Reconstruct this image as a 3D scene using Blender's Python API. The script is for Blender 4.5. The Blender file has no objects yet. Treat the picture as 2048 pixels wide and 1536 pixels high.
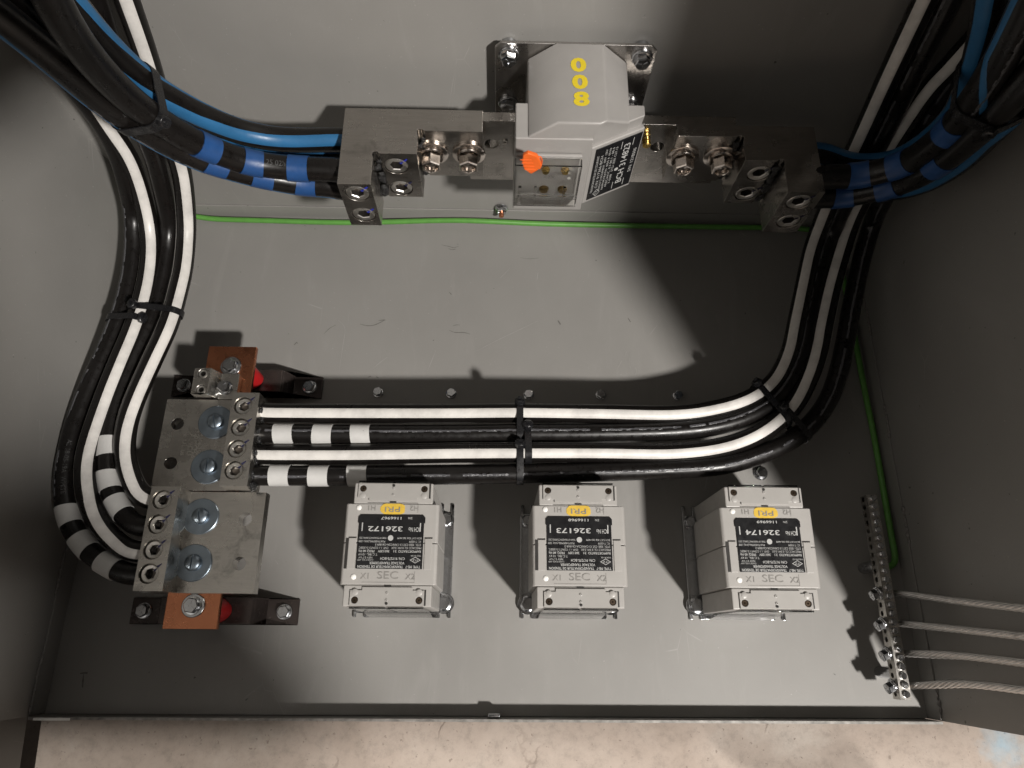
import bpy, bmesh, math, random
import numpy as np
from mathutils import Vector, Matrix, Euler
random.seed(7)
S = bpy.context.scene
COL = S.collection
PI = math.pi

# ------------------------------------------------------------------ camera
F_PX = 1407.9
CAM = Vector((0.4618, 0.0723, 0.8034))
EUL = Euler((0.3509, -0.0207, 0.0067), 'XYZ')
cam = bpy.data.cameras.new('camera')
cam.sensor_width = 36.0
cam.lens = F_PX / 2048 * 36.0
cam.clip_start = 0.01
cam.clip_end = 50
camo = bpy.data.objects.new('camera', cam)
camo.location = CAM
camo.rotation_euler = EUL
COL.objects.link(camo)
S.camera = camo
# ------------------------------------------------------------------ light
w = bpy.data.worlds.new('World')
S.world = w
w.use_nodes = True
bg = w.node_tree.nodes['Background']
bg.inputs[0].default_value = (1.0, 0.95, 0.90, 1)
bg.inputs[1].default_value = 0.046
LAMP = Vector((1.40, -0.87, 1.74))


def lamp(name, loc, target, size, power, color):
    l = bpy.data.lights.new(name, 'AREA')
    l.shape = 'DISK'
    l.size = size
    l.energy = power
    l.color = color
    o = bpy.data.objects.new(name, l)
    o.location = loc
    o.rotation_euler = (Vector(target) - Vector(loc)).to_track_quat('-Z', 'Y').to_euler()
    COL.objects.link(o)
    return o


lamp('work_lamp', LAMP, (0.42, 0.34, 0.1), 0.13, 72, (1.0, 0.955, 0.905))
lamp('concrete_fill_lamp', (0.10, 0.012, 2.65), (0.10, 0.012, 0), 0.025, 62, (1.0, 0.95, 0.89))  # unseen lamp added to brighten only the concrete outside the front lip
S.view_settings.view_transform = 'Standard'
S.view_settings.look = 'None'
S.view_settings.gamma = 1
S.view_settings.exposure = 0
S.render.engine = 'CYCLES'

# ------------------------------------------------------------------ measuring
RM = EUL.to_matrix()


def at(px, py, x=None, y=None, z=None):
    """a point of the place seen at photo pixel px,py and lying on a known plane"""
    d = RM @ Vector(((px - 1024) / F_PX, -(py - 768) / F_PX, -1))
    if x is not None:
        t = (x - CAM.x) / d.x
    elif y is not None:
        t = (y - CAM.y) / d.y
    else:
        t = (z - CAM.z) / d.z
    return CAM + d * t


def pj(P):
    q = RM.transposed() @ (Vector(P) - CAM)
    return 1024 + F_PX * q.x / -q.z, 768 - F_PX * q.y / -q.z


# ------------------------------------------------------------------ materials
MATS = {}


def newmat(name):
    m = bpy.data.materials.new(name)
    m.use_nodes = True
    nt = m.node_tree
    b = nt.nodes['Principled BSDF']
    MATS[name] = m
    return m, nt, b


def N(nt, typ, **kw):
    n = nt.nodes.new(typ)
    for k, v in kw.items():
        if k.startswith('i_'):
            key = k[2:]
            n.inputs[int(key) if key.isdigit() else key].default_value = v
        else:
            setattr(n, k, v)
    return n


def ramp(nt, src, stops, interp='LINEAR'):
    r = nt.nodes.new('ShaderNodeValToRGB')
    r.color_ramp.interpolation = interp
    el = r.color_ramp.elements
    while len(el) > 1:
        el.remove(el[-1])
    el[0].position, el[0].color = stops[0][0], (*stops[0][1], 1)
    for p, c in stops[1:]:
        e = el.new(p)
        e.color = (*c, 1)
    nt.links.new(src, r.inputs[0])
    return r


def coords(nt, scale=(1, 1, 1)):
    tc = N(nt, 'ShaderNodeTexCoord')
    mp = N(nt, 'ShaderNodeMapping')
    mp.inputs['Scale'].default_value = scale
    nt.links.new(tc.outputs['Object'], mp.inputs[0])
    return mp.outputs[0]


def noise(nt, vec, scale, detail=4, rough=0.55, dist=0.0):
    n = N(nt, 'ShaderNodeTexNoise')
    n.inputs['Scale'].default_value = scale
    n.inputs['Detail'].default_value = detail
    n.inputs['Roughness'].default_value = rough
    n.inputs['Distortion'].default_value = dist
    nt.links.new(vec, n.inputs['Vector'])
    return n.outputs['Fac']


def bump(nt, b, h, strength, dist=0.001):
    bp = N(nt, 'ShaderNodeBump')
    bp.inputs['Strength'].default_value = strength
    bp.inputs['Distance'].default_value = dist
    nt.links.new(h, bp.inputs['Height'])
    nt.links.new(bp.outputs[0], b.inputs['Normal'])


def mul(c, k):
    return tuple(v * k for v in c)


def mat(name, col, rough=0.5, metal=0.0, var=0.12, vscale=60, bumps=0.0, bscale=300, stretch=(1, 1, 1), rvar=0.1, coat=0.0, spec=0.5):
    m, nt, b = newmat(name)
    v = coords(nt, stretch)
    n1 = noise(nt, v, vscale, 5)
    r = ramp(nt, n1, [(0.3, mul(col, 1 - var)), (0.7, mul(col, 1 + var))])
    nt.links.new(r.outputs[0], b.inputs['Base Color'])
    n2 = noise(nt, v, vscale * 2.3, 6, 0.65)
    rr = ramp(nt, n2, [(0.3, (max(rough - rvar, 0.02),) * 3), (0.72, (min(rough + rvar, 1),) * 3)])
    nt.links.new(rr.outputs[0], b.inputs['Roughness'])
    b.inputs['Metallic'].default_value = metal
    b.inputs['Coat Weight'].default_value = coat
    b.inputs['Specular IOR Level'].default_value = spec
    if bumps:
        bump(nt, b, noise(nt, v, bscale, 3), bumps, 0.0005)
    return m


def paint_mat(name, col):
    m, nt, b = newmat(name)
    v = coords(nt)
    big = noise(nt, v, 5, 6, 0.6)
    base = ramp(nt, big, [(0.3, mul(col, 0.93)), (0.7, mul(col, 1.06))])
    # dusty smears
    vs = coords(nt, (6, 1.2, 1.2))
    sm = noise(nt, vs, 7, 7, 0.7, 0.6)
    smr = ramp(nt, sm, [(0.55, (0, 0, 0)), (0.75, (1, 1, 1))])
    mx = N(nt, 'ShaderNodeMix', data_type='RGBA')
    mx.inputs['B'].default_value = (*mul(col, 1.25), 1)
    f = N(nt, 'ShaderNodeMath', operation='MULTIPLY')
    f.inputs[1].default_value = 0.36
    nt.links.new(smr.outputs[0], f.inputs[0])
    nt.links.new(f.outputs[0], mx.inputs['Factor'])
    nt.links.new(base.outputs[0], mx.inputs['A'])
    # small dark flecks
    fl = noise(nt, v, 160, 2, 0.5)
    flr = ramp(nt, fl, [(0.755, (0, 0, 0)), (0.785, (1, 1, 1))])
    mx2 = N(nt, 'ShaderNodeMix', data_type='RGBA')
    mx2.inputs['B'].default_value = (*mul(col, 0.35), 1)
    nt.links.new(flr.outputs[0], mx2.inputs['Factor'])
    nt.links.new(mx.outputs['Result'], mx2.inputs['A'])
    # pale dust specks
    ds = ramp(nt, noise(nt, v, 330, 2, 0.5), [(0.735, (0, 0, 0)), (0.77, (0.5, 0.5, 0.5))])
    mxd = N(nt, 'ShaderNodeMix', data_type='RGBA')
    mxd.inputs['B'].default_value = (*mul(col, 1.7), 1)
    nt.links.new(ds.outputs[0], mxd.inputs['Factor'])
    nt.links.new(mx2.outputs['Result'], mxd.inputs['A'])
    mx2 = mxd
    # pale hairline scratches
    vd = coords(nt, (1, 1, 1))
    vor = N(nt, 'ShaderNodeTexVoronoi', feature='DISTANCE_TO_EDGE')
    vor.inputs['Scale'].default_value = 9
    mpx = N(nt, 'ShaderNodeMapping')
    mpx.inputs['Rotation'].default_value = (0, 0, 0.6)
    mpx.inputs['Scale'].default_value = (3.2, 0.8, 1)
    nt.links.new(vd, mpx.inputs[0])
    nt.links.new(mpx.outputs[0], vor.inputs['Vector'])
    ln = ramp(nt, vor.outputs['Distance'], [(0.0, (1, 1, 1)), (0.006, (0, 0, 0))])
    gate = ramp(nt, noise(nt, v, 11, 3), [(0.60, (0, 0, 0)), (0.66, (1, 1, 1))])
    g = N(nt, 'ShaderNodeMath', operation='MULTIPLY')
    nt.links.new(ln.outputs[0], g.inputs[0])
    nt.links.new(gate.outputs[0], g.inputs[1])
    g2 = N(nt, 'ShaderNodeMath', operation='MULTIPLY')
    g2.inputs[1].default_value = 0.35
    nt.links.new(g.outputs[0], g2.inputs[0])
    mx3 = N(nt, 'ShaderNodeMix', data_type='RGBA')
    mx3.inputs['B'].default_value = (*mul(col, 1.8), 1)
    nt.links.new(g2.outputs[0], mx3.inputs['Factor'])
    nt.links.new(mx2.outputs['Result'], mx3.inputs['A'])
    nt.links.new(mx3.outputs['Result'], b.inputs['Base Color'])
    rr = ramp(nt, sm, [(0.3, (0.40,) * 3), (0.75, (0.58,) * 3)])
    nt.links.new(rr.outputs[0], b.inputs['Roughness'])
    bump(nt, b, noise(nt, v, 520, 3), 0.10, 0.0006)
    return m


paint_mat('grey_paint', (0.235, 0.228, 0.215))
mat('weld', (0.20, 0.19, 0.18), 0.45, 0.2, 0.3, 300, 0.5, 700)
mat('bare_edge', (0.21, 0.20, 0.185), 0.4, 0.3, 0.4, 120)


def concrete():
    m, nt, b = newmat('concrete')
    v = coords(nt)
    n1 = noise(nt, v, 7, 8, 0.62, 0.4)
    c1 = ramp(nt, n1, [(0.24, (0.185, 0.150, 0.122)), (0.45, (0.242, 0.200, 0.168)), (0.6, (0.268, 0.226, 0.192)), (0.78, (0.335, 0.30, 0.265))])
    n2 = noise(nt, v, 45, 7, 0.7)
    c2 = ramp(nt, noise(nt, v, 70, 9, 0.78), [(0.30, (0.74,) * 3), (0.5, (1.0,) * 3), (0.72, (1.10,) * 3)])
    mx = N(nt, 'ShaderNodeMix', data_type='RGBA', blend_type='MULTIPLY')
    mx.inputs['Factor'].default_value = 1
    nt.links.new(c1.outputs[0], mx.inputs['A'])
    nt.links.new(c2.outputs[0], mx.inputs['B'])
    # cracks
    vor = N(nt, 'ShaderNodeTexVoronoi', feature='DISTANCE_TO_EDGE')
    vor.inputs['Scale'].default_value = 5.5
    wv = N(nt, 'ShaderNodeMapping')
    wv.inputs['Scale'].default_value = (1.3, 0.7, 1)
    wv.inputs['Location'].default_value = (0.53, 0.2, 0)
    nz = N(nt, 'ShaderNodeTexNoise')
    nz.inputs['Scale'].default_value = 30
    nz.inputs['Detail'].default_value = 5
    nt.links.new(v, nz.inputs['Vector'])
    ad = N(nt, 'ShaderNodeMix', data_type='RGBA', blend_type='LINEAR_LIGHT')
    ad.inputs['Factor'].default_value = 0.03
    nt.links.new(v, ad.inputs['A'])
    nt.links.new(nz.outputs['Color'], ad.inputs['B'])
    nt.links.new(ad.outputs['Result'], wv.inputs[0])
    nt.links.new(wv.outputs[0], vor.inputs['Vector'])
    cr = ramp(nt, vor.outputs['Distance'], [(0.0, (1, 1, 1)), (0.012, (0, 0, 0))])
    gate = ramp(nt, noise(nt, v, 13, 2), [(0.57, (0, 0, 0)), (0.66, (0.55, 0.55, 0.55))])
    g = N(nt, 'ShaderNodeMath', operation='MULTIPLY')
    nt.links.new(cr.outputs[0], g.inputs[0])
    nt.links.new(gate.outputs[0], g.inputs[1])
    mx2 = N(nt, 'ShaderNodeMix', data_type='RGBA')
    mx2.inputs['B'].default_value = (0.10, 0.075, 0.058, 1)
    nt.links.new(g.outputs[0], mx2.inputs['Factor'])
    nt.links.new(mx.outputs['Result'], mx2.inputs['A'])
    # pits
    pit = ramp(nt, noise(nt, v, 210, 3), [(0.665, (0, 0, 0)), (0.71, (0.8, 0.8, 0.8))])
    mx3 = N(nt, 'ShaderNodeMix', data_type='RGBA')
    mx3.inputs['B'].default_value = (0.14, 0.11, 0.09, 1)
    nt.links.new(pit.outputs[0], mx3.inputs['Factor'])
    nt.links.new(mx2.outputs['Result'], mx3.inputs['A'])
    # blue marking-paint overspray
    bx_ = at(2008, 1490, z=-0.03)
    mp = N(nt, 'ShaderNodeMapping')
    mp.inputs['Location'].default_value = (-bx_.x, -bx_.y, 0.03)
    nt.links.new(v, mp.inputs[0])
    ln = N(nt, 'ShaderNodeVectorMath', operation='LENGTH')
    nt.links.new(mp.outputs[0], ln.inputs[0])
    nn = noise(nt, v, 90, 5)
    sb = N(nt, 'ShaderNodeMath', operation='MULTIPLY_ADD')
    sb.inputs[1].default_value = 0.035
    nt.links.new(nn, sb.inputs[0])
    nt.links.new(ln.outputs['Value'], sb.inputs[2])
    bl = ramp(nt, sb.outputs[0], [(0.012, (0.5, 0.5, 0.5)), (0.048, (0, 0, 0))])
    mx4 = N(nt, 'ShaderNodeMix', data_type='RGBA')
    mx4.inputs['B'].default_value = (0.13, 0.30, 0.42, 1)
    nt.links.new(bl.outputs[0], mx4.inputs['Factor'])
    nt.links.new(mx3.outputs['Result'], mx4.inputs['A'])
    nt.links.new(mx4.outputs['Result'], b.inputs['Base Color'])
    b.inputs['Roughness'].default_value = 0.8
    sub = N(nt, 'ShaderNodeMath', operation='SUBTRACT')
    nt.links.new(n2, sub.inputs[0])
    nt.links.new(g.outputs[0], sub.inputs[1])
    bump(nt, b, sub.outputs[0], 0.5, 0.002)


concrete()


def cable_mat(name, col, rough=0.34, dust=0.0, bmp=0.10, lo=0.9):
    m, nt, b = newmat(name)
    v = coords(nt)
    n1 = noise(nt, v, 40, 6, 0.65)
    r = ramp(nt, n1, [(0.33, mul(col, lo)), (0.60, tuple(c * 1.05 + dust for c in col))])
    nt.links.new(r.outputs[0], b.inputs['Base Color'])
    rr = ramp(nt, noise(nt, v, 120, 5, 0.7), [(0.3, (rough - 0.08,) * 3), (0.7, (rough + 0.12,) * 3)])
    nt.links.new(rr.outputs[0], b.inputs['Roughness'])
    b.inputs['Specular IOR Level'].default_value = 0.38
    bump(nt, b, noise(nt, v, 260, 3), bmp, 0.0006)
    return m


cable_mat('black_jacket', (0.0055, 0.0046, 0.0042), 0.30, 0.0010, 0.035)
cable_mat('white_stripe', (0.63, 0.61, 0.58), 0.36, 0.0, 0.08, 0.80)
cable_mat('blue_stripe', (0.025, 0.12, 0.26), 0.36)
mat('blue_tape', (0.012, 0.058, 0.185), 0.42, 0, 0.12, 90, 0.12, 350)
mat('white_tape', (0.52, 0.515, 0.50), 0.42, 0, 0.05, 90, 0.1, 300)
mat('print_ink', (0.05, 0.05, 0.05), 0.6)
# glossy embossed seam running down a cable: wavy ridge, its dashed highlight put in as a paler colour
mm, nt, b = newmat('seam_ridge_glint')
b.inputs['Base Color'].default_value = (0.075, 0.075, 0.08, 1)
b.inputs['Roughness'].default_value = 0.22
bump(nt, b, noise(nt, coords(nt), 330, 4, 0.6), 0.9, 0.0012)


def metal(name, col, rough, stretch, var=0.15, vs=60, bs=0.15, grime=0.0):
    m, nt, b = newmat(name)
    v = coords(nt, stretch)
    n1 = noise(nt, v, vs, 6, 0.7)
    r = ramp(nt, n1, [(0.28, mul(col, 1 - var)), (0.72, mul(col, 1 + var * 0.5))])
    last = r.outputs[0]
    v0 = coords(nt)
    if grime:
        gr = ramp(nt, noise(nt, v0, 38, 7, 0.7, 0.5), [(0.56, (0, 0, 0)), (0.74, (1, 1, 1))])
        mx = N(nt, 'ShaderNodeMix', data_type='RGBA')
        mx.inputs['B'].default_value = (*mul(col, 1 - grime), 1)
        nt.links.new(gr.outputs[0], mx.inputs['Factor'])
        nt.links.new(last, mx.inputs['A'])
        last = mx.outputs['Result']
    nt.links.new(last, b.inputs['Base Color'])
    b.inputs['Metallic'].default_value = 1
    rr = ramp(nt, noise(nt, v0, 26, 6, 0.65), [(0.3, (max(rough - 0.09, 0.05),) * 3), (0.72, (rough + 0.12,) * 3)])
    nt.links.new(rr.outputs[0], b.inputs['Roughness'])
    bump(nt, b, n1, bs, 0.0004)
    return m


metal('tin_plate', (0.46, 0.435, 0.405), 0.24, (1.5, 22, 22), 0.16, 30, 0.16, 0.45)
metal('tin_plate_lug', (0.54, 0.52, 0.485), 0.27, (2, 16, 16), 0.12, 24, 0.10, 0.5)
metal('machined', (0.74, 0.72, 0.68), 0.31, (2, 2, 2), 0.1, 60, 0.2, 0.2)
metal('zinc', (0.54, 0.55, 0.565), 0.17, (2, 2, 2), 0.15, 90, 0.3, 0.3)
metal('zinc_blue', (0.27, 0.32, 0.37), 0.36, (1, 1, 1), 0.15, 60, 0.15, 0.25)
metal('stainless', (0.46, 0.44, 0.42), 0.27, (20, 1, 1), 0.10, 22, 0.08, 0.2)
metal('nickel', (0.64, 0.58, 0.53), 0.17, (1, 1, 1), 0.1, 60, 0.1, 0.15)
metal('copper', (0.56, 0.225, 0.12), 0.27, (2, 1, 1), 0.10, 30, 0.03, 0.55)
metal('brass', (0.75, 0.52, 0.16), 0.25, (1, 1, 1), 0.15, 80, 0.1, 0.3)
metal('brass_dull', (0.34, 0.24, 0.10), 0.4, (1, 1, 1), 0.2, 80, 0.1, 0.3)
metal('bare_wire', (0.60, 0.585, 0.57), 0.33, (1, 1, 1), 0.2, 200, 0.2, 0.4)
mat('dark_strap', (0.060, 0.048, 0.044), 0.24, 0.5, 0.2, 50, 0.05, 300)
metal('dark_screw', (0.10, 0.075, 0.055), 0.4, (1, 1, 1), 0.2, 80, 0.1, 0.3)
metal('socket_shade', (0.16, 0.145, 0.13), 0.42, (1, 1, 1), 0.2, 80, 0.1, 0.3)  # darker metal puts the shade inside the screw sockets into the colour
mat('dark_socket', (0.02, 0.018, 0.016), 0.55)  # near-black, puts the shade of slots and gaps into the colour
mat('red_insulator', (0.42, 0.012, 0.014), 0.38, 0, 0.1, 60)
mat('ct_plastic', (0.30, 0.288, 0.275), 0.40, 0, 0.04, 40, 0.05, 600)
mat('vt_plastic', (0.345, 0.332, 0.314), 0.42, 0, 0.04, 40, 0.06, 600)
mat('vt_cover', (0.318, 0.306, 0.288), 0.48, 0, 0.04, 40, 0.06, 600)
mat('white_paint', (0.80, 0.79, 0.76), 0.4)
mat('label_black', (0.009, 0.009, 0.010), 0.34, 0, 0.1, 60)
mat('label_ink', (0.42, 0.42, 0.41), 0.45, 0, 0.05)
mat('emboss', (0.225, 0.215, 0.20), 0.5)
mat('yellow_print', (0.62, 0.48, 0.02), 0.45, 0, 0.06)
mat('yellow_marker', (0.60, 0.40, 0.05), 0.5, 0, 0.08, 200)
mat('orange_plastic', (0.75, 0.13, 0.018), 0.4, 0, 0.08, 120)
mat('green_wire', (0.095, 0.27, 0.05), 0.4, 0, 0.1, 90)
mat('nylon_black', (0.009, 0.009, 0.010), 0.28, 0, 0.1)
mat('ink_mark', (0.012, 0.012, 0.05), 0.5)
mat('ink_blue', (0.02, 0.03, 0.30), 0.5)
mat('scuff_dark', (0.115, 0.108, 0.10), 0.6)
mat('scratch_pale', (0.30, 0.29, 0.275), 0.5)
mm, nt, b = newmat('joint_compound')
b.inputs['Base Color'].default_value = (0.035, 0.035, 0.036, 1)
b.inputs['Roughness'].default_value = 0.22
b.inputs['Metallic'].default_value = 0.55
bump(nt, b, noise(nt, coords(nt), 420, 6, 0.7), 1.0, 0.002)
mm, nt, b = newmat('clear_plastic')
b.inputs['Base Color'].default_value = (0.97, 0.97, 0.96, 1)
b.inputs['Roughness'].default_value = 0.03
b.inputs['IOR'].default_value = 1.49
b.inputs['Transmission Weight'].default_value = 1.0


# ------------------------------------------------------------------ mesh helpers
def wloc(o):
    v = Vector((0, 0, 0))
    while o is not None:
        v = v + o.location
        o = o.parent
    return v


def tag(o, label=None, cat=None, group=None, kind=None):
    if label: o['label'] = label
    if cat: o['category'] = cat
    if group: o['group'] = group
    if kind: o['kind'] = kind
    return o


def thing(name, loc, label, cat, group=None):
    o = bpy.data.objects.new(name, None)
    o.empty_display_size = 0.02
    o.location = loc
    COL.objects.link(o)
    return tag(o, label, cat, group)


def finish_mesh(me, smooth_angle=38):
    me.shade_smooth()
    me.set_sharp_from_angle(angle=math.radians(smooth_angle))


class MB:
    def __init__(s):
        s.v = []
        s.f = []

    def add(s, vs, fs):
        o = len(s.v)
        s.v += [tuple(v) for v in vs]
        s.f += [tuple(i + o for i in f) for f in fs]
        return s

    def box(s, a, b):
        x0, y0, z0 = a
        x1, y1, z1 = b
        return s.add([(x0, y0, z0), (x1, y0, z0), (x1, y1, z0), (x0, y1, z0), (x0, y0, z1), (x1, y0, z1), (x1, y1, z1), (x0, y1, z1)],
                     [(0, 3, 2, 1), (4, 5, 6, 7), (0, 1, 5, 4), (1, 2, 6, 5), (2, 3, 7, 6), (3, 0, 4, 7)])

    def prism(s, poly, axis, a, b):
        def P(u, v, t):
            return {'z': (u, v, t), 'y': (u, t, v), 'x': (t, u, v)}[axis]
        n = len(poly)
        vs = [P(u, v, a) for u, v in poly] + [P(u, v, b) for u, v in poly]
        fs = [tuple(range(n - 1, -1, -1)), tuple(range(n, 2 * n))]
        fs += [(i, (i + 1) % n, n + (i + 1) % n, n + i) for i in range(n)]
        return s.add(vs, fs)

    def lathe(s, prof, c, axis=(0, 0, 1), n=24, rot=0.0):
        """prof: list of (r,h); closes to a point where r==0"""
        ax = Vector(axis).normalized()
        q = Vector((0, 0, 1)).rotation_difference(ax)
        vs, fs, rings = [], [], []
        for r, h in prof:
            if r <= 1e-9:
                rings.append([len(vs)])
                vs.append(Vector(c) + q @ Vector((0, 0, h)))
            else:
                ring = []
                for i in range(n):
                    a = 2 * PI * i / n + rot
                    ring.append(len(vs))
                    vs.append(Vector(c) + q @ Vector((r * math.cos(a), r * math.sin(a), h)))
                rings.append(ring)
        for A, B in zip(rings, rings[1:]):
            for i in range(n):
                j = (i + 1) % n
                if len(A) == 1 and len(B) == 1:
                    continue
                if len(A) == 1:
                    fs.append((A[0], B[j], B[i])[::-1])
                elif len(B) == 1:
                    fs.append((A[i], A[j], B[0]))
                else:
                    fs.append((A[i], A[j], B[j], B[i]))
        return s.add(vs, fs)

    def cyl(s, c, axis, r, h, n=20, r2=None):
        return s.lathe([(0, 0), (r, 0), (r2 or r, h), (0, h)], c, axis, n)

    def tube(s, pts, r, n=10):
        fr = frames(pts)
        vs, fs = [], []
        for P, T, Nn, B in fr:
            for i in range(n):
                a = 2 * PI * i / n
                vs.append(P + (Nn * math.cos(a) + B * math.sin(a)) * r)
        m = len(fr)
        for k in range(m - 1):
            for i in range(n):
                j = (i + 1) % n
                fs.append((k * n + i, k * n + j, (k + 1) * n + j, (k + 1) * n + i))
        fs.append(tuple(range(n - 1, -1, -1)))
        fs.append(tuple((m - 1) * n + i for i in range(n)))
        return s.add(vs, fs)

    def build(s, name, mname, parent=None, bevel=0.0, seg=2, smooth=38):
        off = wloc(parent) if parent else Vector((0, 0, 0))
        me = bpy.data.meshes.new(name)
        me.from_pydata([Vector(v) - off for v in s.v], [], s.f)
        bm = bmesh.new()
        bm.from_mesh(me)
        bmesh.ops.recalc_face_normals(bm, faces=bm.faces)
        bm.to_mesh(me)
        bm.free()
        finish_mesh(me, smooth)
        o = bpy.data.objects.new(name, me)
        me.materials.append(MATS[mname])
        COL.objects.link(o)
        o.parent = parent
        if name in ('joint_compound', 'lettering', 'embossed_lettering', 'jacket_print', 'stamping', 'embossed_mark'):
            o['kind'] = 'stuff'
        if bevel:
            m = o.modifiers.new('bevel', 'BEVEL')
            m.width = bevel
            m.segments = seg
            m.limit_method = 'ANGLE'
            m.angle_limit = math.radians(40)
            wn = o.modifiers.new('wn', 'WEIGHTED_NORMAL')
            wn.keep_sharp = False
            wn.weight = 100
        return o


def cut(o, cutters):
    """boolean-subtract MB shapes (given in world coordinates) from o and bake"""
    tmp = []
    beveled = any(m.type == 'BEVEL' for m in o.modifiers)
    off = wloc(o.parent) if o.parent else Vector((0, 0, 0))
    for c in cutters:
        k = c.build('cutter', 'dark_socket', o.parent)
        tmp.append(k)
        md = o.modifiers.new('cut', 'BOOLEAN')
        md.object = k
        md.solver = 'EXACT'
    # keep bevel and normals last
    for ty in ('BEVEL', 'WEIGHTED_NORMAL'):
        for i, md in enumerate(o.modifiers):
            if md.type == ty:
                o.modifiers.move(i, len(o.modifiers) - 1)
                break
    dg = bpy.context.evaluated_depsgraph_get()
    dg.update()
    me = bpy.data.meshes.new_from_object(o.evaluated_get(dg))
    o.modifiers.clear()
    o.data = me
    if not beveled: finish_mesh(me, 30)
    for k in tmp:
        bpy.data.objects.remove(k)
    return o


def inst(name, me, parent, loc, rot=(0, 0, 0), scale=None):
    o = bpy.data.objects.new(name, me)
    COL.objects.link(o)
    o.parent = parent
    o.location = Vector(loc) - (wloc(parent) if parent else Vector((0, 0, 0)))
    o.rotation_euler = rot
    if scale: o.scale = scale
    return o


def mesh_of(mb, mname, smooth=38):
    o = mb.build('tmp', mname, None, smooth=smooth)
    me = o.data
    bpy.data.objects.remove(o)
    return me


def catmull(pts, step=0.004):
    P = [Vector(p) for p in pts]
    P = [P[0] * 2 - P[1]] + P + [P[-1] * 2 - P[-2]]
    out = []
    for i in range(1, len(P) - 2):
        a, b, c, d = P[i - 1], P[i], P[i + 1], P[i + 2]
        n = max(2, int((c - b).length / step))
        for k in range(n):
            t = k / n
            out.append(0.5 * ((2 * b) + (c - a) * t + (2 * a - 5 * b + 4 * c - d) * t * t + (-a + 3 * b - 3 * c + d) * t ** 3))
    out.append(P[-2].copy())
    # light smoothing
    for _ in range(6):
        q = [out[0]] + [(out[i - 1] + out[i] * 2 + out[i + 1]) / 4 for i in range(1, len(out) - 1)] + [out[-1]]
        out = q
    return out


OPEN = Vector((0.45, -0.02, 0.95))    # the open front of the cabinet


def frames(pts, ref=None):
    out = []
    pts = [Vector(p) for p in pts]
    for i, p in enumerate(pts):
        a = pts[max(i - 1, 0)]
        c = pts[min(i + 1, len(pts) - 1)]
        T = (c - a).normalized()
        u = (OPEN - p) if ref is None else Vector(ref)
        Nn = u - T * u.dot(T)
        if Nn.length < 1e-5: Nn = T.orthogonal()
        Nn.normalize()
        out.append((p, T, Nn, T.cross(Nn)))
    return out


_txt = {}


def text_mesh(body, size, align='CENTER', bold=0.0):
    key = (body, size, align, bold)
    if key in _txt: return _txt[key]
    cu = bpy.data.curves.new('txt', 'FONT')
    cu.body = body
    cu.size = size
    cu.align_x = align
    cu.align_y = 'CENTER'
    cu.offset = bold
    cu.resolution_u = 3
    o = bpy.data.objects.new('txt', cu)
    COL.objects.link(o)
    dg = bpy.context.evaluated_depsgraph_get()
    dg.update()
    me = bpy.data.meshes.new_from_object(o.evaluated_get(dg))
    vs = [v.co.copy() for v in me.vertices]
    fs = [tuple(p.vertices) for p in me.polygons]
    bpy.data.objects.remove(o)
    bpy.data.meshes.remove(me)
    _txt[key] = (vs, fs)
    return vs, fs


def put_text(mb, body, size, origin, ux, uy, align='CENTER', bold=0.0, sx=1.0, width=None):
    vs, fs = text_mesh(body, size, align, bold)
    if width:
        xs = [v.x for v in vs]
        sx = width / (max(xs) - min(xs))
    mb.add([Vector(origin) + Vector(ux) * (v.x * sx) + Vector(uy) * v.y for v in vs], fs)


# ------------------------------------------------------------------ shared hardware
def hex_pts(af, n=6, rot=0):
    r = af / math.sqrt(3)
    return [(r * math.cos(2 * PI * i / 6 + rot), r * math.sin(2 * PI * i / 6 + rot)) for i in range(6)]


def hex_head(mb, af, z0, z1, rot=0.0):
    """hex prism with a chamfered crown"""
    r = af / math.sqrt(3)
    ring = lambda rr, z: [(rr * math.cos(2 * PI * i / 6 + rot), rr * math.sin(2 * PI * i / 6 + rot), z) for i in range(6)]
    c = (z1 - z0) * 0.14
    vs = ring(r, z0) + ring(r, z1 - c) + ring(r * 0.88, z1)
    fs = [tuple(range(5, -1, -1)), tuple(range(12, 18))]
    for k in (0, 6):
        fs += [(k + i, k + (i + 1) % 6, k + 6 + (i + 1) % 6, k + 6 + i) for i in range(6)]
    mb.add(vs, fs)


def bolt_mesh(af, h, wr, wh=0.0016, marks=True, m='zinc', rot=0.3):
    mb = MB()
    mb.lathe([(0, 0), (wr, 0), (wr, wh * 0.75), (wr * 0.94, wh), (0, wh)], (0, 0, 0), n=24)
    # flange under the head
    mb.lathe([(af * 0.66, wh), (af * 0.64, wh + h * 0.12), (af * 0.5, wh + h * 0.2)], (0, 0, 0), n=20)
    hex_head(mb, af, wh, wh + h, rot)
    if marks:
        for k in range(3):
            a = rot + 2 * PI * k / 3 + 0.5
            u = Vector((math.cos(a), math.sin(a), 0))
            v = Vector((-u.y, u.x, 0))
            z = wh + h
            l0, l1, t = af * 0.10, af * 0.40, af * 0.035
            q = [u * l0 + v * t, u * l1 + v * t, u * l1 - v * t, u * l0 - v * t]
            vs = [p + Vector((0, 0, z)) for p in q] + [p + Vector((0, 0, z + af * 0.03)) for p in q]
            mb.add(vs, [(4, 5, 6, 7), (0, 1, 5, 4), (1, 2, 6, 5), (2, 3, 7, 6), (3, 0, 4, 7)])
    return mesh_of(mb, m, 30)


BOLT_S = bolt_mesh(0.0098, 0.005, 0.0058, 0.001)
BOLT_M = bolt_mesh(0.0115, 0.006, 0.0085)
BOLT_L = bolt_mesh(0.0135, 0.007, 0.0115, 0.002)
UP = (0, 0, 0)
FRONT = (PI / 2, 0, 0)      # axis towards -y


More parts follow.
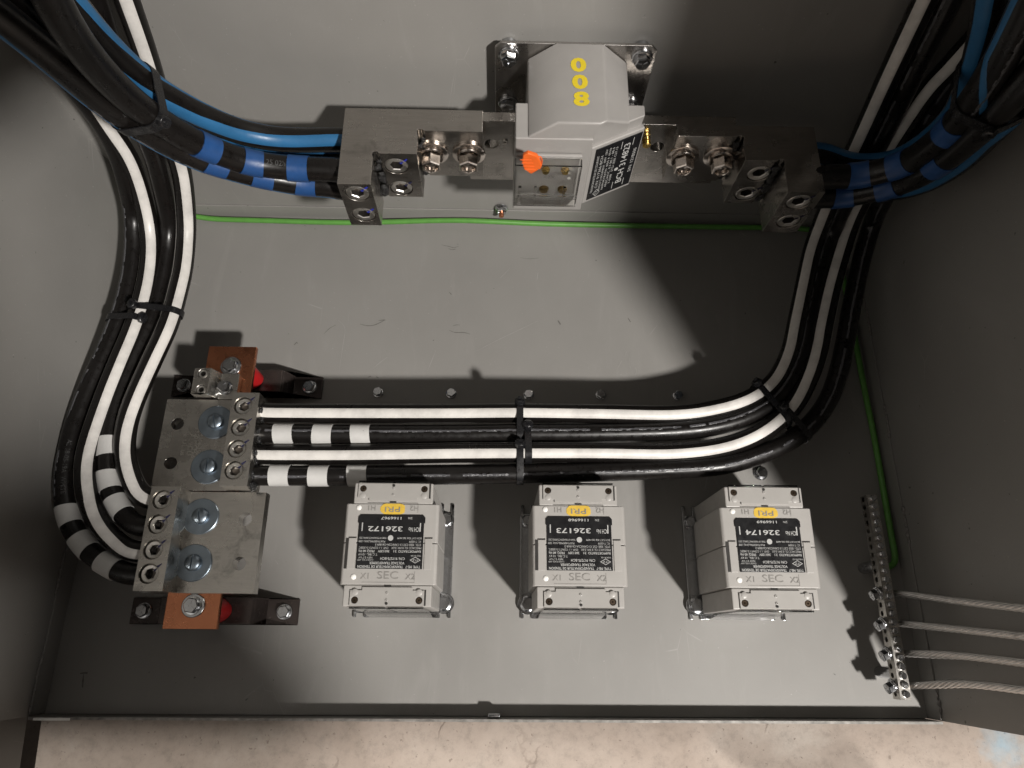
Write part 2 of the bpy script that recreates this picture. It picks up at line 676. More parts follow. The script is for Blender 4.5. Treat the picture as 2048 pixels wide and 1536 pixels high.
def setscrew_mesh(r, m='machined'):
    """round set screw with a hexagon socket"""
    mb = MB()
    n = 24
    hr = r * 0.58

    def hexr(a):
        k = (a + PI / 6) % (PI / 3) - PI / 6
        return hr * math.cos(PI / 6) / math.cos(k)
    vs, fs = [], []
    prof = [(r, -0.008), (r, -0.0008), (r * 0.90, 0.0)]
    for rr, z in prof:
        vs += [(rr * math.cos(2 * PI * i / n), rr * math.sin(2 * PI * i / n), z) for i in range(n)]
    for z, k in ((-0.0004, 1.12), (-0.0012, 1.0), (-0.0078, 1.0)):
        vs += [(hexr(2 * PI * i / n) * k * math.cos(2 * PI * i / n), hexr(2 * PI * i / n) * k * math.sin(2 * PI * i / n), z) for i in range(n)]
    for k in range(5):
        fs += [(k * n + i, k * n + (i + 1) % n, (k + 1) * n + (i + 1) % n, (k + 1) * n + i) for i in range(n)]
    fs.append(tuple(5 * n + i for i in range(n)))
    mb.add(vs, fs)
    me = mesh_of(mb, m, 30)
    me.materials.append(MATS['socket_shade'])
    for p in me.polygons:
        if p.center.z < -0.0012 and Vector((p.center.x, p.center.y)).length < hr * 1.05:
            p.material_index = 1
    return me


SET_L = setscrew_mesh(0.0110)
SET_N = setscrew_mesh(0.0088)
SET_S = setscrew_mesh(0.0048)


def lug_nut_mesh():
    mb = MB()
    # flat washer, spring washer, nut, stud end
    mb.lathe([(0, 0), (0.0165, 0), (0.0165, 0.0018), (0.0158, 0.0022), (0, 0.0022)], (0, 0, 0), n=32)
    mb.lathe([(0.0118, 0.0022), (0.0122, 0.0028), (0.0122, 0.0048), (0.0116, 0.0054), (0.006, 0.0054)], (0, 0, 0), n=28)
    mb.lathe([(0.0112, 0.0054), (0.0114, 0.006), (0.0112, 0.0066)], (0, 0, 0), n=28)
    af = 0.0178
    r = af / math.sqrt(3)
    rot = PI / 6
    ring = lambda rr, z, n=6: [(rr * math.cos(2 * PI * i / n + rot), rr * math.sin(2 * PI * i / n + rot), z) for i in range(n)]
    z0, z1 = 0.0062, 0.0185
    vs = ring(r, z0) + ring(r, z1 - 0.0012) + ring(r * 0.9, z1)
    fs = []
    for k in (0, 6):
        fs += [(k + i, k + (i + 1) % 6, k + 6 + (i + 1) % 6, k + 6 + i) for i in range(6)]
    mb.add(vs, fs)
    # rim into the threaded mouth
    n = 24
    hexr = lambda a: (r * 0.9) * math.cos(PI / 6) / math.cos((a - rot) % (PI / 3) - PI / 6)
    vs = []
    for rr, z in ((None, z1), (0.0069, z1 + 0.0001), (0.0062, z1 - 0.001), (0.0058, z1 - 0.006)):
        for i in range(n):
            a = 2 * PI * i / n
            q = hexr(a) if rr is None else rr
            vs.append((q * math.cos(a), q * math.sin(a), z))
    fs = []
    for k in range(3):
        fs += [(k * n + i, k * n + (i + 1) % n, (k + 1) * n + (i + 1) % n, (k + 1) * n + i) for i in range(n)]
    mb.add(vs, fs)
    mb.lathe([(0.0057, z1 - 0.006), (0.0052, z1 - 0.0035), (0.0040, z1 - 0.0030), (0, z1 - 0.0030)], (0, 0, 0), n=20)
    return mesh_of(mb, 'nickel', 30)


LUGNUT = lug_nut_mesh()


def slot_stud_mesh():
    """dome head with a screwdriver slot"""
    mb = MB()
    R, H = 0.0082, 0.0055
    n, m = 28, 7
    prof = [(R, 0), (R, 0.0022)] + [(R * math.cos(a), 0.0022 + (H - 0.0022) * math.sin(a)) for a in [PI / 2 * k / m for k in range(1, m)]] + [(0, H)]
    mb.lathe(prof, (0, 0, 0), n=n)
    o = mb.build('tmp', 'zinc_blue', None, smooth=30)
    cut(o, [MB().box((-0.0007, -0.02, H - 0.0020), (0.0007, 0.02, 0.02))])
    me = o.data
    bpy.data.objects.remove(o)
    return me


STUD = slot_stud_mesh()
WASHER_N = mesh_of(MB().lathe([(0.0055, 0), (0.0182, 0), (0.0182, 0.0012), (0.0175, 0.0017), (0.0055, 0.0017)], (0, 0, 0), n=40), 'zinc_blue', 30)


def blob(mb, c, sx, sy, sz, seed, axes=None):
    rnd = random.Random(seed)
    n, m = 10, 7
    vs, fs = [], []
    ph = [rnd.uniform(0, 6.28) for _ in range(6)]
    for j in range(m + 1):
        th = PI * j / m
        for i in range(n):
            a = 2 * PI * i / n
            k = 1 + 0.18 * math.sin(3 * a + ph[0] + 2 * th) + 0.14 * math.sin(5 * a + ph[1]) * math.sin(3 * th + ph[2]) + rnd.uniform(-.08, .08)
            vs.append(Vector(c) + Vector((sx * math.sin(th) * math.cos(a) * k, sy * math.sin(th) * math.sin(a) * k, sz * math.cos(th))))
    for j in range(m):
        for i in range(n):
            q = (i + 1) % n
            fs.append((j * n + i, j * n + q, (j + 1) * n + q, (j + 1) * n + i))
    mb.add(vs, fs)


# ================================================================== SETTING
W, D, HF = 0.914, 0.5967, 0.0238
g = MB()
g.add([(-6, -8, -0.03), (7, -8, -0.03), (7, 6, -0.03), (-6, 6, -0.03)], [(0, 1, 2, 3)])
fl = g.build('floor', 'concrete')
tag(fl, kind='structure')

enc = thing('steel_enclosure', (0.457, 0.3, 0), 'grey painted steel enclosure holding all the electrical gear', 'enclosure')
T_ = 0.0025
fp = MB().box((0, 0, -T_), (W, D, 0)).build('floor_panel', 'grey_paint', enc)
MB().box((-0.004, D + 0.002, -0.028), (W + 0.004, D + 0.0045, 1.75)).build('back_panel', 'grey_paint', enc)
MB().box((-0.0045, -0.0005, -0.028), (-0.002, D + 0.002, 1.75)).build('side_panel', 'grey_paint', enc)
MB().box((W + 0.002, -0.0005, -0.028), (W + 0.0045, D + 0.002, 1.75)).build('side_panel', 'grey_paint', enc)
MB().box((-0.004, 0.0, 1.7505), (W + 0.004, D + 0.0045, 1.753)).build('roof_panel', 'grey_paint', enc)
# turned-up flanges of the floor pan
MB().box((-0.0018, 0.001, -T_), (-0.0002, D, HF)).build('flange', 'grey_paint', enc, 0.0004)
MB().box((W + 0.0002, 0.001, -T_), (W + 0.0018, D, HF)).build('flange', 'grey_paint', enc, 0.0004)
MB().box((0.001, D + 0.0002, -T_), (W - 0.001, D + 0.0018, HF)).build('flange', 'grey_paint', enc, 0.0004)
ff = MB().box((-0.002, -0.0035, -0.028), (W + 0.002, -0.0008, HF)).build('front_flange', 'grey_paint', enc, 0.0005)
hole = at(1790, 1421, y=-0.001)
cut(ff, [MB().cyl((hole.x, -0.02, hole.z), (0, 1, 0), 0.0052, 0.04, 20)])
MB().box((0.0, -0.0034, HF + 0.0001), (W, -0.0009, HF + 0.0006)).build('worn_edge', 'bare_edge', enc)
wr = MB()
a = at(82, 1429, z=HF + 0.001)
wr.box((0.004, -0.004, HF + 0.0007), (0.040, -0.0015, HF + 0.0012))
wr.build('paint_chip', 'white_paint', enc)


def weld(p0, p1, seed):
    mb = MB()
    p0, p1 = Vector(p0), Vector(p1)
    n = max(3, int((p1 - p0).length / 0.0050))
    for i in range(n + 1):
        p = p0.lerp(p1, i / n)
        rw = random.Random(seed * 77 + i)
        k = rw.uniform(0.55, 1.0)
        blob(mb, p + Vector((0, 0, rw.uniform(-.0006, .0006))), 0.0020 * k, 0.0040 if abs(p0.y - p1.y) > .001 else 0.0020, 0.0028 * k, seed * 50 + i)
    mb.build('weld_bead', 'weld', enc)


for k, (ya, yb) in enumerate([(0.005, 0.055), (0.118, 0.158), (0.24, 0.28), (0.36, 0.40), (0.50, 0.54)]):
    weld((-0.0012, ya, HF), (-0.0012, yb, HF), k + 1)
for k, (ya, yb) in enumerate([(0.01, 0.03), (0.18, 0.215), (0.30, 0.335), (0.43, 0.46)]):
    weld((W + 0.0012, ya, HF), (W + 0.0012, yb, HF), k + 11)
# open door at the left
a, bq = at(50, 1446, z=0.0), at(36, 1540, z=0.0)
dirn = (bq - a).normalized()
nrm = Vector((dirn.y, -dirn.x, 0))
if nrm.x > 0: nrm = -nrm
p0 = a - dirn * 0.012
p1 = a + dirn * 0.80
q = [p0, p1, p1 + nrm * 0.02, p0 + nrm * 0.02]
dm = MB()
dm.add([(v.x, v.y, -0.004) for v in q] + [(v.x, v.y, 1.72) for v in q], [(0, 1, 2, 3), (4, 5, 6, 7), (0, 1, 5, 4), (1, 2, 6, 5), (2, 3, 7, 6), (3, 0, 4, 7)])
dm.build('door', 'grey_paint', enc, 0.002)
# floor bolts
for i, (px, py) in enumerate([(755, 783), (902, 785), (1057, 788), (1202, 788), (1357, 790)]):
    p = at(px, py, z=0.004)
    inst('bolt', BOLT_S, enc, (p.x, p.y, 0), (0, 0, 0.4 * i))
p = at(370, 773, z=0.004)
p = at(1524, 944, z=0.006)
inst('bolt', BOLT_M, enc, (p.x, p.y, 0), (0, 0, 0.7))
# stud with nut on the back
p = at(1003, 416, y=D)
inst('bolt', BOLT_M, enc, (p.x, D, p.z), FRONT)
MB().cyl((p.x, D - 0.007, p.z), (0, -1, 0), 0.0032, 0.006, 14).build('stud', 'copper', enc, 0.0004)
# speed clip on the front flange
p = at(988, 1428, z=0.017)
MB().box((p.x - 0.0065, 0.0, 0.008), (p.x + 0.0065, 0.0042, 0.0205)).build('clip', 'zinc', enc, 0.0012)


# scuffs and scratches on the floor panel: thin ribbons
def ribbon(name, mname, pts, wid, z=0.0003):
    P = catmull([at(x, y, z=z) for x, y in pts], 0.002)
    mb = MB()
    vs, fs = [], []
    n = len(P)
    for i, p in enumerate(P):
        t = (P[min(i + 1, n - 1)] - P[max(i - 1, 0)]).normalized()
        k = Vector((-t.y, t.x, 0)) * wid * (0.35 + 0.65 * math.sin(PI * (i + 0.3) / (n + 0.6))) * random.uniform(.6, 1.2)
        vs += [p + k, p - k]
    fs = [(2 * i, 2 * i + 1, 2 * i + 3, 2 * i + 2) for i in range(n - 1)]
    mb.add(vs, fs)
    return mb.build(name, mname, enc)


SC = [
    ('scuff_dark', [(883, 489), (890, 494), (897, 490), (904, 497), (912, 495), (918, 492)], 0.0005),
    ('scuff_dark', [(897, 497), (905, 501), (911, 498)], 0.0005),
    ('scuff_dark', [(720, 648), (735, 652), (750, 650), (768, 641)], 0.0006),
    ('scuff_dark', [(757, 641), (764, 640), (771, 640)], 0.0007),
    ('scuff_dark', [(898, 660), (910, 666), (925, 664), (940, 668)], 0.0005),
    ('scuff_dark', [(905, 652), (912, 648), (920, 650)], 0.0004),
    ('scuff_dark', [(898, 584), (903, 589)], 0.0006),
    ('scuff_dark', [(1116, 641), (1121, 649)], 0.0010),
    ('scuff_dark', [(1256, 636), (1261, 644)], 0.0006),
    ('scuff_dark', [(1041, 515), (1055, 518), (1078, 516)], 0.0003),
    ('scuff_dark', [(160, 1347), (167, 1345), (175, 1346)], 0.0012),
    ('scuff_dark', [(167, 1348), (166, 1362), (165, 1375)], 0.0009),
    ('scuff_dark', [(588, 690), (594, 684)], 0.0006),
    ('scuff_dark', [(736, 755), (742, 752)], 0.0005),
    ('scuff_dark', [(752, 753), (757, 756)], 0.0005),
    ('scuff_dark', [(648, 668), (660, 655), (672, 650)], 0.0004),
    ('scuff_dark', [(1667, 1347), (1671, 1350)], 0.0005),
    ('scratch_pale', [(953, 702), (1000, 678), (1040, 659), (1075, 642)], 0.00035),
    ('scratch_pale', [(745, 738), (760, 725), (775, 714)], 0.00032),
    ('scratch_pale', [(855, 742), (864, 720), (872, 700)], 0.00035),
    ('scratch_pale', [(676, 640), (690, 655), (686, 690), (678, 745)], 0.00025),
    ('scratch_pale', [(1236, 735), (1240, 728), (1243, 722)], 0.0004),
    ('scratch_pale', [(1250, 712), (1253, 703)], 0.0004),
    ('scratch_pale', [(1270, 752), (1275, 745), (1271, 735)], 0.0004),
    ('scratch_pale', [(1262, 740), (1258, 720), (1262, 706)], 0.0003),
    ('scratch_pale', [(1074, 560), (1076, 545)], 0.0004),
    ('scratch_pale', [(1020, 535), (1012, 545), (1000, 556)], 0.0003),
    ('scratch_pale', [(596, 1060), (606, 1060)], 0.0003),
    ('scratch_pale', [(550, 1120), (556, 1128)], 0.0003),
]
for m_, pts, wd in SC:
    ribbon('scratch' if 'pale' in m_ else 'scuff', m_, pts, wd)

# ================================================================== NEUTRAL BAR ASSEMBLY
ZC0, ZC1 = 0.060, 0.066          # copper bar underside and top
XC = 0.160


def strap(y, label):
    o = thing('hat_bracket', (XC, y, 0), label, 'bracket', 'hat brackets under the copper bar')
    hw, t = 0.0135, 0.003
    prof = [(0.070, 0), (0.100, 0), (0.1085, 0.023), (0.2075, 0.023), (0.216, 0), (0.2485, 0)]
    up = [(x, z + 0.0002) for x, z in prof]
    top = [(0.070, t), (0.1015, t), (0.110, 0.023 + t), (0.206, 0.023 + t), (0.2145, t), (0.2485, t)]
    top = [(x, z + 0.0002) for x, z in top]
    MB().prism(up + top[::-1], 'y', y - hw, y + hw).build('strap', 'dark_strap', o, 0.0008)
    inst('bolt', BOLT_M, o, (0.0838, y, 0.0033), (0, 0, 0.2))
    inst('bolt', BOLT_M, o, (0.2335, y, 0.0033), (0, 0, 0.9))
    return o


strap(0.3575, 'dark steel hat bracket nearer the back, under the copper bar')
strap(0.1008, 'dark steel hat bracket nearer the front lip, under the copper bar')
for y, lab in ((0.3575, 'red insulator puck beneath the copper bar, nearer the back'), (0.1008, 'red insulator puck beneath the copper bar, nearer the front lip')):
    pk = MB()
    oval = lambda k: [(XC + 0.0262 * k * math.cos(2 * PI * i / 36), y + 0.0150 * k * math.sin(2 * PI * i / 36)) for i in range(36)]
    pk.prism(oval(1.0), 'z', 0.0263, 0.0598)
    o = pk.build('standoff_insulator', 'red_insulator', None, 0.003, 3)
    tag(o, lab, 'insulator', 'red standoff insulators')
cb = thing('copper_bar', (XC, 0.23, ZC0), 'flat copper bar lying across two brackets beneath the neutral lugs', 'bus bar')
MB().box((0.1335, 0.0818, ZC0), (0.1870, 0.3830, ZC1)).build('bar', 'copper', cb, 0.0008)
p = at(460, 731, z=0.070)
inst('bolt', BOLT_L, cb, (p.x, p.y, ZC1), (0, 0, 0.2))
p = at(384, 1211, z=0.070)
inst('bolt', BOLT_L, cb, (p.x, p.y, ZC1), (0, 0, 0.6))

ZP, ZB = 0.079, 0.104            # plate top and block top of the neutral lugs


def neutral_lug(x_block0, x_block1, x_plate, y0, y1, label, hole_x, screws, mirror):
    o = thing('neutral_lug', (XC, (y0 + y1) / 2, ZC1), label, 'terminal lug', 'four barrel neutral lugs on the copper bar')
    z0 = ZC1 + 0.0002
    if not mirror:     # block on the right, plate to the left
        prof = [(x_plate, z0), (x_block1, z0), (x_block1, ZB), (x_block0, ZB), (x_block0 - 0.001, ZP), (x_plate, ZP)]
    else:
        prof = [(x_block0, z0), (x_plate, z0), (x_plate, ZP), (x_block1 + 0.001, ZP), (x_block1, ZB), (x_block0, ZB)]
    b_ = MB().prism(prof, 'y', y0, y1).build('body', 'tin_plate_lug', o, 0.0006)
    cs = [MB().cyl((hole_x, yh, 0.05), (0, 0, 1), 0.0066, 0.06, 24) for yh in (y0 + 0.0285, y1 - 0.0275)]
    cs += [MB().cyl((x, y, ZB - 0.010), (0, 0, 1), 0.0096, 0.03, 28) for x, y in screws]
    # cable barrels
    bx0, bx1 = (x_block0 + 0.002, x_block1 + 0.02) if not mirror else (x_block0 - 0.02, x_block1 - 0.002)
    cs += [MB().cyl((bx0, y, 0.0845), (1, 0, 0), 0.0101, bx1 - bx0, 24) for x, y in screws]
    cut(b_, cs)
    for x, y in screws:
        inst('set_screw', SET_N, o, (x, y, ZB - 0.0030), (0, 0, random.uniform(0, 1)))
        # witness mark across screw and block
        d = Vector((0.74, 0.62, 0))
        nn = Vector((-d.y, d.x, 0)) * 0.0012
        c0 = Vector((x, y, ZB - 0.0014)) + d * 0.0035
        mk = MB()
        for s0, s1, zz in ((0.0045, 0.0082, -0.0030 + 0.00012), (0.0098, 0.0150, 0.00015)):
            A, Bv = Vector((x, y, ZB + zz)) + d * s0, Vector((x, y, ZB + zz)) + d * s1
            mk.add([A + nn, A - nn, Bv - nn * 0.35, Bv + nn * 0.35], [(0, 1, 2, 3)])
        mk.build('witness_mark', 'ink_mark', o)
    return o


scr1 = [(p.x, p.y) for p in (at(485, 811, z=ZB), at(477, 854, z=ZB), at(469, 897, z=ZB), at(461, 940, z=ZB))]
scr1 = [(0.1955, y) for x, y in scr1]
lug1 = neutral_lug(0.1832, 0.2110, 0.1042, 0.2163, 0.3150, 'tin plated neutral lug with its screws on the right, nearer the back', 0.1197, scr1, False)
scr2 = [(0.1292, p.y) for p in (at(324, 999, z=ZB), at(317, 1048, z=ZB), at(306, 1099, z=ZB), at(296, 1147, z=ZB))]
lug2 = neutral_lug(0.1172, 0.1450, 0.2228, 0.1150, 0.2150, 'tin plated neutral lug with its screws on the left, nearer the front lip', 0.2049, scr2, True)
for o, ys in ((lug1, (0.2895, 0.2411)), (lug2, (0.1897, 0.1437))):
    for k, y in enumerate(ys):
        inst('washer', WASHER_N, o, (XC, y, ZP + 0.0002))
        inst('stud_head', STUD, o, (XC + 0.0005, y, ZP + 0.0019), (0, 0, 0.25 - 0.3 * k))
lm = MB()
for k, (px, py) in enumerate([(369, 1011), (361, 1057), (350, 1104), (344, 1152)]):
    c = at(px, py, z=ZP + 0.003)
    blob(lm, (c.x, c.y, ZP + 0.001), 0.0028, 0.0085, 0.0035, 300 + k)
lm.build('joint_compound', 'joint_compound', lug2)
st = MB()
for k, (yy, t_, sz) in enumerate([(0.2760, 'AA8', .0052), (0.2690, '600V', .0040)]):
    pass
for k, (px, t_, sz) in enumerate([(368, 'c UL us', .0075), (381, 'AL9CU', .0078), (390, '350 MCM-6', .0062), (399, 'PLM4-350', .0062)]):
    c = at(px, 890 - k, z=ZP + 0.0003)
    put_text(st, t_, sz, (c.x, c.y, ZP + 0.00025), (0.0, -1, 0), (1, 0, 0))
st.build('stamping', 'machined', lug1)
# compound squeezed out where the cables enter
jm = MB()
for k, (x, y) in enumerate(scr1):
    for j in range(5):
        aa = random.uniform(-1.2, 1.6)
        blob(jm, (0.2118, y - math.cos(aa) * 0.0102, 0.0845 + math.sin(aa) * 0.0102), 0.0022, 0.003, 0.003, 400 + k * 9 + j)
blob(jm, (0.2120, 0.2185, 0.090), 0.004, 0.0045, 0.008, 480)
jm.build('joint_compound', 'joint_compound', lug1)
jm = MB()
for k, (x, y) in enumerate(scr2):
    for j in range(4):
        aa = random.uniform(-1.0, 1.8)
        blob(jm, (0.1165, y - math.cos(aa) * 0.0100, 0.0845 + math.sin(aa) * 0.0100), 0.0022, 0.003, 0.003, 500 + k * 9 + j)
jm.build('joint_compound', 'joint_compound', lug2)

# small bonding lug
sl = thing('bonding_lug', (0.155, 0.331, ZC1), 'small tin plated lug with two set screws beside the copper bar end', 'terminal lug')
b_ = MB().prism([(0.1340, 0.0663), (0.1764, 0.0663), (0.1764, 0.0765), (0.1575, 0.0765), (0.1520, 0.0925), (0.1340, 0.0925)], 'y', 0.3165, 0.3465).build('body', 'tin_plate_lug', sl, 0.0008)
ss = [at(406, 747, z=0.0925), at(402, 779, z=0.0925)]
cut(b_, [MB().cyl((p.x, p.y, 0.083), (0, 0, 1), 0.0052, 0.02, 20) for p in ss])
for p in ss:
    inst('set_screw', SET_S, sl, (p.x, p.y, 0.0922))
p = at(447, 773, z=0.081)
inst('bolt', BOLT_M, sl, (p.x, p.y, 0.0766), (0, 0, 0.1))
# lone bolt head on the floor left of it
p = at(370, 774, z=0.004)


# ================================================================== CABLES
RC = 0.0104


class Cable:
    def __init__(s, name, pts, label, cat, group, stripe=None, angles=((0, 0), (1, 0)), half=31, r=RC, three=True, ends=None):
        # carry the cable on up the cabinet, beyond the picture
        pts = [Vector(p) for p in pts]
        last = pts[-1].copy()
        d_ = (pts[-1] - pts[-2]).normalized()
        cx = min(max(last.x + d_.x * 0.06, 0.035), W - 0.035)
        ext = [last + d_ * 0.03, Vector((cx, min(last.y + 0.01, 0.565), last.z + 0.12)), Vector((cx, min(last.y + 0.02, 0.575), last.z + 0.45)), Vector((cx, min(last.y + 0.02, 0.575), 1.60))]
        ext[0].x = min(max(ext[0].x, 0.03), W - 0.03)
        s.P = catmull(pts + ext)
        s.fr = frames(s.P)
        s.r = r
        s.o = thing(name, s.P[0], label, cat, group)
        s.len = [0]
        for a_, b_ in zip(s.P, s.P[1:]):
            s.len.append(s.len[-1] + (b_ - a_).length)
        s.angles = angles
        s.L0 = s.len[min(range(len(s.P)), key=lambda i: (s.P[i] - last).length)]
        s.shell(0, len(s.P) - 1, r, 'black_jacket', 'jacket', 22)
        if stripe:
            L = s.len[-1]
            i0 = next(i for i, l in enumerate(s.len) if l > 0.003)
            for k in ((0, 120, -120) if three else (0,)):
                s.band_strip(stripe, k, half if k == 0 else half * 0.72, i0)

    def ang(s, t):
        A = s.angles
        for (t0, a0), (t1, a1) in zip(A, A[1:]):
            if t <= t1:
                return math.radians(a0 + (a1 - a0) * (t - t0) / (t1 - t0))
        return math.radians(A[-1][1])

    def shell(s, i0, i1, r, mname, name, n=22, wob=0.0):
        vs, fs = [], []
        seq = range(i0, i1 + 1)
        for i in seq:
            p, T, Nn, B = s.fr[i]
            for k in range(n):
                a = 2 * PI * k / n
                vs.append(p + (Nn * math.cos(a) + B * math.sin(a)) * (r + wob * math.sin(3 * a + i)))
        m = len(seq)
        for q in range(m - 1):
            for k in range(n):
                j = (k + 1) % n
                fs.append((q * n + k, q * n + j, (q + 1) * n + j, (q + 1) * n + k))
        fs.append(tuple(range(n - 1, -1, -1)))
        fs.append(tuple((m - 1) * n + k for k in range(n)))
        mb = MB()
        mb.add(vs, fs)
        return mb.build(name, mname, s.o)

    def band_strip(s, mname, off, half, i0, proud=0.00035, name='stripe', i1=None):
        n = 7
        vs, fs = [], []
        L = s.L0
        off, half = math.radians(off), math.radians(half)
        idx = range(i0, (i1 or len(s.P) - 1) + 1)
        for i in idx:
            p, T, Nn, B = s.fr[i]
            a0 = s.ang(s.len[i] / L) + off
            for k in range(n):
                u = k / (n - 1) * 2 - 1
                a = a0 + u * half
                rr = s.r + (proud if abs(u) < 0.99 else -0.0003)
                vs.append(p + (Nn * math.cos(a) + B * math.sin(a)) * rr)
        m = len(idx)
        for q in range(m - 1):
            for k in range(n - 1):
                fs.append((q * n + k, q * n + k + 1, (q + 1) * n + k + 1, (q + 1) * n + k))
        mb = MB()
        mb.add(vs, fs)
        return mb.build(name, mname, s.o)

    def near(s, px, py):
        return min(range(len(s.P)), key=lambda i: (pj(s.P[i])[0] - px) ** 2 + (pj(s.P[i])[1] - py) ** 2)

    def sub(s, la, lb, step=0.0012):
        """resampled stretch of the centre line between two arc lengths"""
        out = []
        n = max(2, int((lb - la) / step))
        for k in range(n + 1):
            l = la + (lb - la) * k / n
            i = max(0, min(len(s.P) - 2, next((j for j, q in enumerate(s.len) if q > l), len(s.P) - 1) - 1))
            t = (l - s.len[i]) / (s.len[i + 1] - s.len[i])
            p = s.P[i].lerp(s.P[i + 1], t)
            f0, f1 = s.fr[i], s.fr[i + 1]
            Tn = f0[1].lerp(f1[1], t).normalized()
            Nn = f0[2].lerp(f1[2], t)
            Nn = (Nn - Tn * Nn.dot(Tn)).normalized()
            out.append((p, Tn, Nn, Tn.cross(Nn)))
        return out

    def tape(s, px, py, mname, w=0.0200):
        l = s.len[s.near(px, py)]
        la, lb = max(0.001, l - w / 2), min(s.len[-1], l + w / 2)
        fr = s.sub(la, lb)
        n = 24
        vs, fs = [], []
        sk = random.uniform(-0.0009, 0.0009)
        lap0 = random.uniform(0, 6.28)
        rows = [(fr[0], s.r - 0.0002)] + [(f, s.r + 0.0006) for f in fr] + [(fr[-1], s.r - 0.0002)]
        for f, rr in rows:
            p, T, Nn, B = f
            for k in range(n):
                a = 2 * PI * k / n
                lap = 0.0004 if (rr > s.r and ((a - lap0) % (2 * PI)) < 2.4) else 0.0
                vs.append(p + T * sk * math.sin(a) + (Nn * math.cos(a) + B * math.sin(a)) * (rr + lap))
        for q in range(len(rows) - 1):
            for k in range(n):
                j = (k + 1) % n
                fs.append((q * n + k, q * n + j, (q + 1) * n + j, (q + 1) * n + k))
        mb = MB()
        mb.add(vs, fs)
        mb.build('tape_band', mname, s.o)

    def ridge(s, ang, half=11, pa=None, pb=None):
        i0 = s.near(*pa) if pa else 2
        i1 = s.near(*pb) if pb else len(s.P) - 2
        if i0 > i1: i0, i1 = i1, i0
        n = 5
        vs, fs = [], []
        for i in range(i0, i1 + 1):
            p, T, Nn, B = s.fr[i]
            for k in range(n):
                u = k / (n - 1) * 2 - 1
                a = math.radians(ang + u * half + random.uniform(-1.3, 1.3))
                vs.append(p + (Nn * math.cos(a) + B * math.sin(a)) * (s.r + (0.0002 + random.uniform(0, 0.00035) if abs(u) < 0.9 else -0.0002)))
        gap = 0
        for q in range(i1 - i0):
            gap = (gap - 1) if gap > 0 else (random.randint(1, 3) if random.random() < 0.07 else 0)
            if gap > 0 or q < 1: continue
            for k in range(n - 1):
                if k in (0, n - 2) and random.random() < 0.3: continue
                fs.append((q * n + k, q * n + k + 1, (q + 1) * n + k + 1, (q + 1) * n + k))
        mb = MB()
        mb.add(vs, fs)
        mb.build('seam_ridge_glint', 'seam_ridge_glint', s.o)

    def write(s, body, px, py, ang, size, flip=False, mname='print_ink'):
        """printing wrapped onto the jacket"""
        vs, fs = text_mesh(body, size)
        l0 = s.len[s.near(px, py)]
        mb = MB()
        out = []
        sg = -1 if flip else 1
        for v in vs:
            f = s.sub(l0 + sg * v.x - 0.0006, l0 + sg * v.x + 0.0006)[0]
            p, T, Nn, B = f
            a = math.radians(ang) - sg * v.y / s.r
            out.append(p + (Nn * math.cos(a) + B * math.sin(a)) * (s.r + 0.00012))
        mb.add(out, fs)
        mb.build('jacket_print', mname, s.o)


def path(seq):
    out = []
    for q in seq:
        px, py, k, v = q
        out.append(at(px, py, **{k: v}))
    return out


GN = 'white striped neutral cables on the left'
Z = 'z'
Y = 'y'


def up(px, py):
    """depth of a cable climbing the back wall"""
    yy = np.interp(py, [-40, 0, 200, 330, 400], [0.573, 0.572, 0.564, 0.549, 0.533])
    return (px, py, Y, float(yy))


e2 = [(0.1185, y, 0.0845) for x, y in scr2]
c4 = Cable('neutral_cable', [(0.128, scr2[0][1], .0845)] + path([(287, 994, Z, .086), (268, 970, Z, .088), (254, 932, Z, .090), (249, 893, Z, .092), (255, 845, Z, .092), (272, 794, Z, .092), (304, 722, Z, .090), (338, 647, Z, .089), (357, 580, Z, .089), (367, 534, Z, .090), (372, 480, Z, .096), (373, 440, Z, .110), up(368, 376), up(360, 332), up(338, 265), up(312, 175), up(290, 104), up(254, 0), up(240, -40)]),
           'black cable with a broad white stripe, rightmost of the left neutral bundle', 'cable', GN, 'white_stripe', ((0, -8), (0.2, 14), (0.5, 22), (0.75, 8), (1, 0)), 34)
c3 = Cable('neutral_cable', [(0.128, scr2[1][1], .0845)] + path([(272, 1051, Z, .084), (246, 1026, Z, .082), (226, 992, Z, .081), (216, 955, Z, .081), (214, 915, Z, .081), (218, 870, Z, .081), (233, 800, Z, .081), (263, 722, Z, .080), (298, 647, Z, .080), (321, 568, Z, .081), (334, 500, Z, .086), (337, 450, Z, .100), up(330, 400), up(314, 332), up(300, 290), up(262, 190), up(225, 104), up(190, 0), up(176, -40)]),
           'plain black cable with white tape bands between the two striped left neutral cables', 'cable', GN)
c2 = Cable('neutral_cable', [(0.128, scr2[2][1], .0845)] + path([(262, 1102, Z, .085), (240, 1089, Z, .085), (209, 1062, Z, .086), (184, 1022, Z, .087), (172, 975, Z, .088), (171, 930, Z, .088), (180, 885, Z, .088), (211, 794, Z, .088), (240, 722, Z, .088), (271, 647, Z, .088), (293, 568, Z, .088), (301, 500, Z, .094), (296, 440, Z, .110), up(279, 370), up(257, 315), up(222, 262), up(185, 205), up(140, 135), up(95, 65), up(50, -5), up(25, -40)]),
           'black cable with a cream white stripe, second from the left wall in the neutral bundle', 'cable', GN, 'white_stripe', ((0, -20), (0.15, 12), (0.5, 10), (0.75, 4), (1, 0)), 34)
